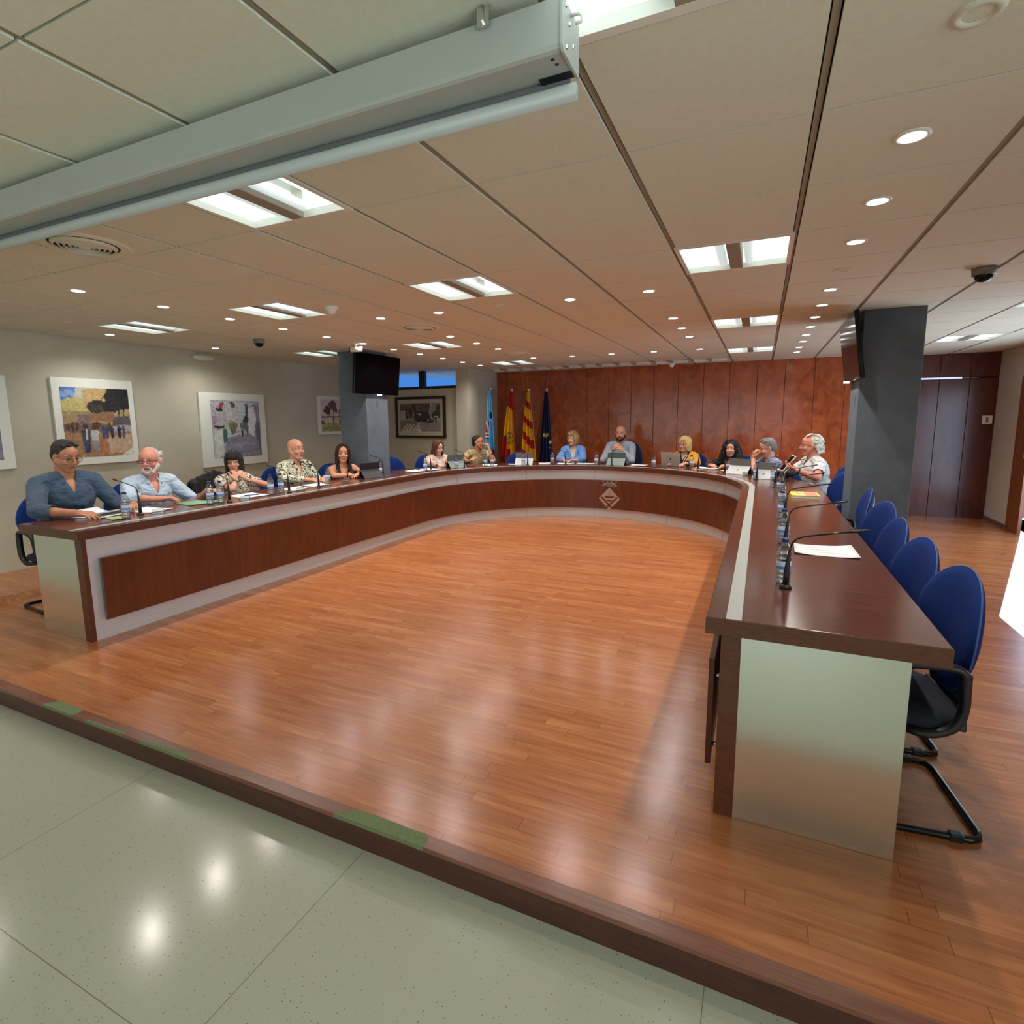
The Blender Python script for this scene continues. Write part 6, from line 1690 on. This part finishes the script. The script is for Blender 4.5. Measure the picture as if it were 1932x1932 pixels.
def art_street():
    a = Art(64, 80, (168, 168, 180), 2)
    a.poly([(0.35, 0), (0.9, 0), (0.75, 0.3), (0.5, 0.3)], (192, 200, 214)); a.poly([(0, 0), (0.3, 0.02), (0.3, 0.9), (0, 1)], (176, 176, 180)); a.poly([(0.28, 0.02), (0.62, 0.12), (0.6, 0.6), (0.28, 0.6)], (188, 190, 192)); a.poly([(0.40, 0.02), (0.48, 0.06), (0.48, 0.14), (0.40, 0.12)], (84, 84, 88))
    a.poly([(0.08, 0.02), (0.26, 0.05), (0.24, 0.22), (0.10, 0.18)], (184, 178, 190)); a.poly([(0.18, 0.04), (0.25, 0.05), (0.23, 0.16), (0.17, 0.14)], (160, 74, 84)); a.ell(0.18, 0.18, 0.06, 0.025, (44, 42, 48)); a.poly([(0.0, 0.27), (0.1, 0.27), (0.14, 0.40), (0, 0.42)], (150, 132, 158)); a.poly([(0.02, 0.42), (0.22, 0.46), (0.2, 0.5), (0.02, 0.45)], (52, 46, 56))
    a.poly([(0.04, 0.5), (0.2, 0.52), (0.2, 0.95), (0.04, 1)], (206, 214, 204)); a.poly([(0.2, 0.52), (0.28, 0.53), (0.27, 0.74), (0.2, 0.74)], (60, 100, 96))
    a.poly([(0.84, 0.04), (1, 0.02), (1, 1), (0.86, 0.9)], (140, 140, 166)); a.poly([(0.9, 0.4), (1, 0.38), (1, 1), (0.9, 0.95)], (104, 104, 120)); a.poly([(0.76, 0.12), (0.9, 0.08), (0.88, 0.62), (0.74, 0.66)], (216, 216, 224)); a.poly([(0.7, 0.06), (0.76, 0.04), (0.72, 0.34), (0.68, 0.34)], (72, 80, 104))
    a.ell(0.70, 0.33, 0.05, 0.10, (50, 52, 60)); a.ell(0.66, 0.44, 0.09, 0.08, (110, 120, 110)); a.ell(0.42, 0.44, 0.15, 0.05, (122, 128, 92), j=2); a.ell(0.48, 0.50, 0.07, 0.05, (96, 100, 72), j=2); a.ell(0.36, 0.40, 0.08, 0.03, (150, 156, 120), j=2)
    a.poly([(0.28, 0.66), (0.7, 0.58), (0.9, 0.66), (1, 1), (0.2, 1)], (136, 136, 152)); a.poly([(0.4, 0.74), (0.8, 0.72), (0.84, 0.78), (0.4, 0.80)], (156, 156, 170), 0.7); a.poly([(0.35, 0.88), (0.9, 0.84), (0.9, 0.90), (0.35, 0.93)], (120, 120, 138), 0.6)
    a.fig(0.60, 0.64, 0.14, (50, 50, 66)); a.fig(0.71, 0.60, 0.11, (70, 70, 84))
    return a.done(0.06), a.n, a.m
def art_house():
    a = Art(44, 54, (214, 200, 212), 3)
    a.poly([(0, 0.35), (1, 0.30), (1, 0.62), (0, 0.62)], (224, 206, 206)); a.poly([(0.02, 0.52), (0.9, 0.50), (0.9, 0.74), (0.06, 0.76)], (206, 196, 180)); a.poly([(0.02, 0.54), (0.9, 0.51), (0.9, 0.56), (0.02, 0.58)], (120, 96, 90)); a.poly([(0, 0.74), (1, 0.72), (1, 1), (0, 1)], (170, 168, 116)); a.poly([(0, 0.88), (1, 0.84), (1, 1), (0, 1)], (140, 140, 92), 0.6)
    a.ell(0.28, 0.36, 0.10, 0.17, (78, 66, 62), j=1.5); a.ell(0.50, 0.22, 0.13, 0.20, (98, 86, 84), j=1.5); a.ell(0.78, 0.36, 0.08, 0.12, (84, 72, 70), j=1.5); a.poly([(0.49, 0.3), (0.53, 0.3), (0.54, 0.82), (0.50, 0.82)], (84, 70, 62)); a.poly([(0.77, 0.4), (0.79, 0.4), (0.80, 0.7), (0.77, 0.7)], (90, 76, 66)); a.ell(0.06, 0.72, 0.08, 0.08, (104, 96, 76)); a.ell(0.85, 0.7, 0.1, 0.08, (96, 90, 80))
    return a.done(0.05), a.n, a.m
def art_bw():
    a = Art(90, 56, (120, 112, 102), 4)
    a.poly([(0, 0.5), (1, 0.5), (1, 1), (0, 1)], (150, 142, 132)); a.poly([(0, 0.04), (0.34, 0.06), (0.34, 0.22), (0.12, 0.22), (0, 0.16)], (92, 88, 84)); a.poly([(0, 0.18), (0.16, 0.24), (0.16, 0.56), (0, 0.56)], (170, 162, 146)); a.poly([(0.15, 0.2), (0.19, 0.2), (0.19, 0.55), (0.15, 0.55)], (56, 46, 44)); a.poly([(0.21, 0.2), (0.30, 0.2), (0.30, 0.5), (0.22, 0.52)], (70, 60, 58)); a.poly([(0, 0.17), (0.15, 0.25), (0.15, 0.28), (0, 0.21)], (30, 26, 26))
    a.poly([(0.31, 0.0), (0.74, 0.0), (0.76, 0.64), (0.36, 0.64)], (62, 56, 54)); a.poly([(0.4, 0.05), (0.52, 0.05), (0.52, 0.28), (0.42, 0.28)], (104, 98, 92)); a.poly([(0.54, 0.02), (0.74, 0.02), (0.74, 0.3), (0.54, 0.3)], (84, 76, 74)); a.poly([(0.34, 0.58), (0.68, 0.58), (0.66, 0.66), (0.35, 0.65)], (30, 28, 28)); a.poly([(0.76, 0.0), (0.92, 0.0), (0.92, 0.16), (0.78, 0.44)], (140, 134, 122)); a.poly([(0.92, 0.14), (1, 0.02), (1, 0.52), (0.80, 0.52), (0.80, 0.42)], (58, 56, 54)); a.poly([(0.75, 0.0), (0.77, 0.0), (0.79, 0.54), (0.77, 0.54)], (196, 188, 176))
    a.ell(0.76, 0.64, 0.09, 0.05, (48, 44, 42)); a.ell(0.70, 0.60, 0.02, 0.02, (220, 214, 206), j=0); a.ell(0.87, 0.48, 0.02, 0.03, (216, 210, 200), j=0); a.ell(0.92, 0.48, 0.02, 0.03, (216, 210, 200), j=0); a.ell(0.50, 0.40, 0.02, 0.03, (206, 200, 190), j=0); a.ell(0.44, 0.36, 0.02, 0.02, (196, 190, 180), j=0); a.poly([(0.88, 0.5), (0.91, 0.5), (0.91, 0.7), (0.88, 0.7)], (44, 36, 34))
    a.poly([(0, 0.62), (0.4, 0.58), (0.46, 1), (0, 1)], (120, 114, 104))
    for i in range(6): x = 0.02 + 0.08 * i; a.poly([(x + 0.16, 0.72 + 0.015 * i), (x + 0.19, 0.72 + 0.015 * i), (x + 0.06 * (1 + i * 0.15), 1), (x, 1)], (196, 190, 172))
    a.poly([(0.44, 0.66), (0.46, 0.66), (0.50, 1), (0.47, 1)], (206, 200, 184)); a.poly([(0.48, 0.68), (1, 0.70), (1, 1), (0.52, 1)], (138, 130, 122))
    return a.done(0.05), a.n, a.m
def art_grey():
    a = Art(40, 44, (190, 196, 190), 5)
    a.poly([(0, 0.5), (1, 0.5), (1, 0.7), (0, 0.7)], (110, 112, 110)); a.poly([(0, 0.72), (1, 0.70), (1, 1), (0, 1)], (132, 126, 140)); a.ell(0.8, 0.3, 0.3, 0.14, (80, 84, 80)); a.ell(0.9, 0.55, 0.14, 0.12, (70, 76, 70))
    return a.done(0.06), a.n, a.m
def picture_left(y0, y1, z0, z1, iy0, iy1, iz0, iz1, art, label, deep=0.035):
    cy, cz = (y0 + y1) / 2, (z0 + z1) / 2; x = XL + deep
    t = thing('painting', label, 'painting', (XL, cy, cz), 0, 'framed pictures on the left wall')
    b = MB(); b.box(0.004, deep, y0 - cy, y1 - cy, z0 - cz, z1 - cz); b.build('white_mount', M_FRAMEW, t, bevel=0.003)
    c, n, m = art()
    grid_obj(n, m, lambda u, v: (deep + 0.0012, iy0 - cy + (iy1 - iy0) * u, iz0 - cz + (iz1 - iz0) * v), 'picture', M_PAINT, t, c)
picture_left(2.02, 2.893, 1.10, 2.022, 2.08, 2.80, 1.19, 1.93, art_grey, 'white-framed painting cut by the left edge of the photo')
picture_left(3.27, 4.09, 1.09, 2.035, 3.34, 4.03, 1.17, 1.935, art_crowd, 'white-framed painting of people walking under dark trees')
picture_left(4.92, 5.97, 0.935, 1.945, 5.08, 5.865, 1.045, 1.845, art_street, 'white-framed painting of a narrow village street')
picture_left(7.06, 7.78, 1.318, 1.97, 7.12, 7.70, 1.37, 1.92, art_house, 'small white-framed painting of trees by a house, beside the left column')
# framed black and white photograph on the window wall
YW = WY
t = thing('framed_photograph', 'dark-framed black and white photograph under the high window', 'framed photograph', (-5.95, YW, 1.61))
sc_ = WY / 8.8
x0, x1, z0, z1 = -6.53, -5.395, 1.21, 1.995
b = MB()
for a0, a1, c0, c1 in ((x0, x1, z1 - 0.05, z1), (x0, x1, z0, z0 + 0.05), (x0, x0 + 0.05, z0 + 0.05, z1 - 0.05), (x1 - 0.05, x1, z0 + 0.05, z1 - 0.05)):
    b.box(a0 + 5.95, a1 + 5.95, -0.035, -0.002, c0 - 1.61, c1 - 1.61)
b.build('frame', M_FRAMED, t)
b = MB(); b.box(x0 + 0.05 + 5.95, x1 - 0.05 + 5.95, -0.016, -0.006, z0 + 0.05 - 1.61, z1 - 0.05 - 1.61); b.build('mat_board', P('cream_mat', (190, 182, 160), 0.8, var=0.03), t)
c, n, m = art_bw()
grid_obj(n, m, lambda u, v: (-6.43 + 5.95 + 0.92 * u, -0.0175, 1.335 - 1.61 + 0.535 * v), 'photograph', M_PAINT, t, c)

# ------------------------------------------------------------------ flags
def flag(x, y, ztop, zbot, wl, wr, fn, label, zflag_top=None, seed=1, pole=True, folds=3.2):
    """cloth hanging from the pole tip: left and right edges wl, wr at the bottom"""
    t = thing('flag', label, 'flag', (x, y, 0), 0, 'flags standing on poles')
    b = MB(); b.lathe([(0.0005, 0.0), (0.15, 0.0), (0.15, 0.02), (0.03, 0.05), (0.015, 0.06)], n=24); b.tube([(0, 0, 0.03), (0, 0, ztop - 0.07)], 0.013, 10); b.build('pole', M_CHROME, t)
    b = MB(); b.lathe([(0.012, ztop - 0.075), (0.018, ztop - 0.07), (0.010, ztop - 0.055), (0.026, ztop - 0.040), (0.031, ztop - 0.022), (0.024, ztop - 0.006), (0.008, ztop + 0.004), (0.0005, ztop + 0.010)], n=16); b.build('finial', M_CHROME, t)
    nu, nv = 64, 170
    rr = random.Random(seed); ph = rr.random() * 6
    zt_ = ztop - 0.075
    def pos(u, v):
        s_ = 1 - v                                   # v runs up
        wl_, wr_ = -0.022 + (wl + 0.022) * s_ ** 0.85, 0.022 + (wr - 0.022) * s_ ** 0.85
        xx = wl_ + (wr_ - wl_) * u
        dep = (0.020 + 0.050 * s_) * math.sin(u * folds * 2 * PI + ph + 0.6 * s_) + 0.012 * math.sin(u * 17 + 2 * s_)
        edge = 0.10 * s_ * abs(u - 0.45) ** 1.2
        return (xx, -0.035 - dep - 0.02 * s_, zt_ - (zt_ - zbot) * s_ + edge * s_)
    cols = np.zeros((nv, nu, 3), dtype=np.float32)
    for j in range(nv):
        for i in range(nu):
            cols[j, i] = np.array(fn((i + 0.5) / nu, 1 - (j + 0.5) / nv)) / 255.0
    o = grid_obj(nu, nv, pos, 'cloth', M_FLAG, t, cols.reshape(-1, 3), solid=0.003)
    return t
YEL, RED, NAV = (232, 178, 20), (178, 20, 26), (16, 26, 66)
def f_town(u, s):
    base = (92, 184, 226) if u < 0.52 else (56, 148, 204)
    if s > 0.80 + 0.03 * u: return (86, 24, 34)
    if 0.42 < s < 0.62 and u < 0.42 and abs((u - 0.02)) < 0.42:
        if 0.60 > s > 0.575 or abs((u - 0.20) - (s - 0.5) * 0.9) < 0.045: return (226, 226, 230)
        return (150, 40, 52)
    if 0.62 <= s < 0.645 and u < 0.40: return (226, 226, 230)
    if 0.645 <= s < 0.665 and u < 0.40: return (110, 40, 70)
    if 0.52 < u < 0.96 and abs((s - 0.30) - (u - 0.5) * 0.28) < 0.045: return (24, 30, 60)
    if 0.6 < u < 0.8 and abs((s - 0.36) - (u - 0.5) * 0.3) < 0.010: return (226, 226, 230)
    return base
def f_spain(u, s):
    d = s - 0.12 * (u - 0.2)
    if s < 0.20 + 0.10 * u: return RED
    if u > 0.78 - 0.02 * s: return (150, 16, 22)
    if d > 0.70 + 0.25 * max(0, u - 0.35) * 0 and u < 0.34 and s > 0.72: return RED
    if s > 0.86: return RED if u < 0.62 else YEL
    cx, cy = 0.50, 0.70
    q = ((u - cx) / 0.26) ** 2 + ((s - cy) / 0.115) ** 2
    if q < 1:
        if abs(((u * 7 + s * 13) % 1) - 0.5) < 0.16: return (96, 84, 30)
        if s < 0.63: return (176, 160, 110) if u < 0.5 else (110, 50, 40)
        return (222, 178, 30)
    if u < 0.34 and s > 0.66: return RED
    return YEL
def f_cat(u, s):
    if u > 0.93: return (222, 160, 60)
    a = (s - 0.03 * u) / (1 + 0.32 * u)
    for q, r in ((0.093, 0.173), (0.30, 0.385), (0.51, 0.61), (0.75, 0.87)):
        if q < a < r: return RED
    return YEL
def star(cx, cy, r, rot=0.0):
    return [(cx + (r if i % 2 == 0 else r * 0.42) * math.sin(rot + i * PI / 5), cy - (r if i % 2 == 0 else r * 0.42) * math.cos(rot + i * PI / 5)) for i in range(10)]
STARS = [(star(0.062, 0.795, 0.048, 0.3), (226, 214, 170)), (star(0.135, 0.80, 0.052), (236, 196, 40)), (star(0.182, 0.94, 0.042, 0.4), (226, 216, 190))]
def f_eu(u, s):
    x, y = np.array([u * 0.20]), np.array([s * 1.43])
    for p, c in STARS:
        if inside(p, x, y)[0]: return c
    return NAV
flag(-4.60, 9.13, 2.145, 0.74, -0.125, 0.125, f_town, 'light blue flag with dark red shapes in the corner beside the pier', seed=2, folds=2.4)
flag(-4.36, 9.55, 2.14, 0.80, -0.19, 0.13, f_spain, 'red and yellow flag with a coat of arms, second from the left', seed=3)
flag(-4.02, 9.55, 2.125, 0.72, -0.17, 0.16, f_cat, 'yellow flag with red stripes, third from the left', seed=5)
flag(-3.65, 9.55, 2.125, 0.62, -0.12, 0.14, f_eu, 'navy blue flag with yellow stars, rightmost', seed=7)

# wall switch in the recess
t = thing('wall_switch', 'white switch plate on the dark wood beside the right wall', 'switch', (3.05, YB2 - 0.018, 1.49))
b = MB(); b.box(-0.06, 0.06, -0.010, 0.0, -0.062, 0.062); b.build('plate', M_WHITEP, t, bevel=0.003)
b = MB(); b.box(-0.018, 0.014, -0.014, -0.010, -0.035, 0.035); b.build('rocker', M_GREYP, t)
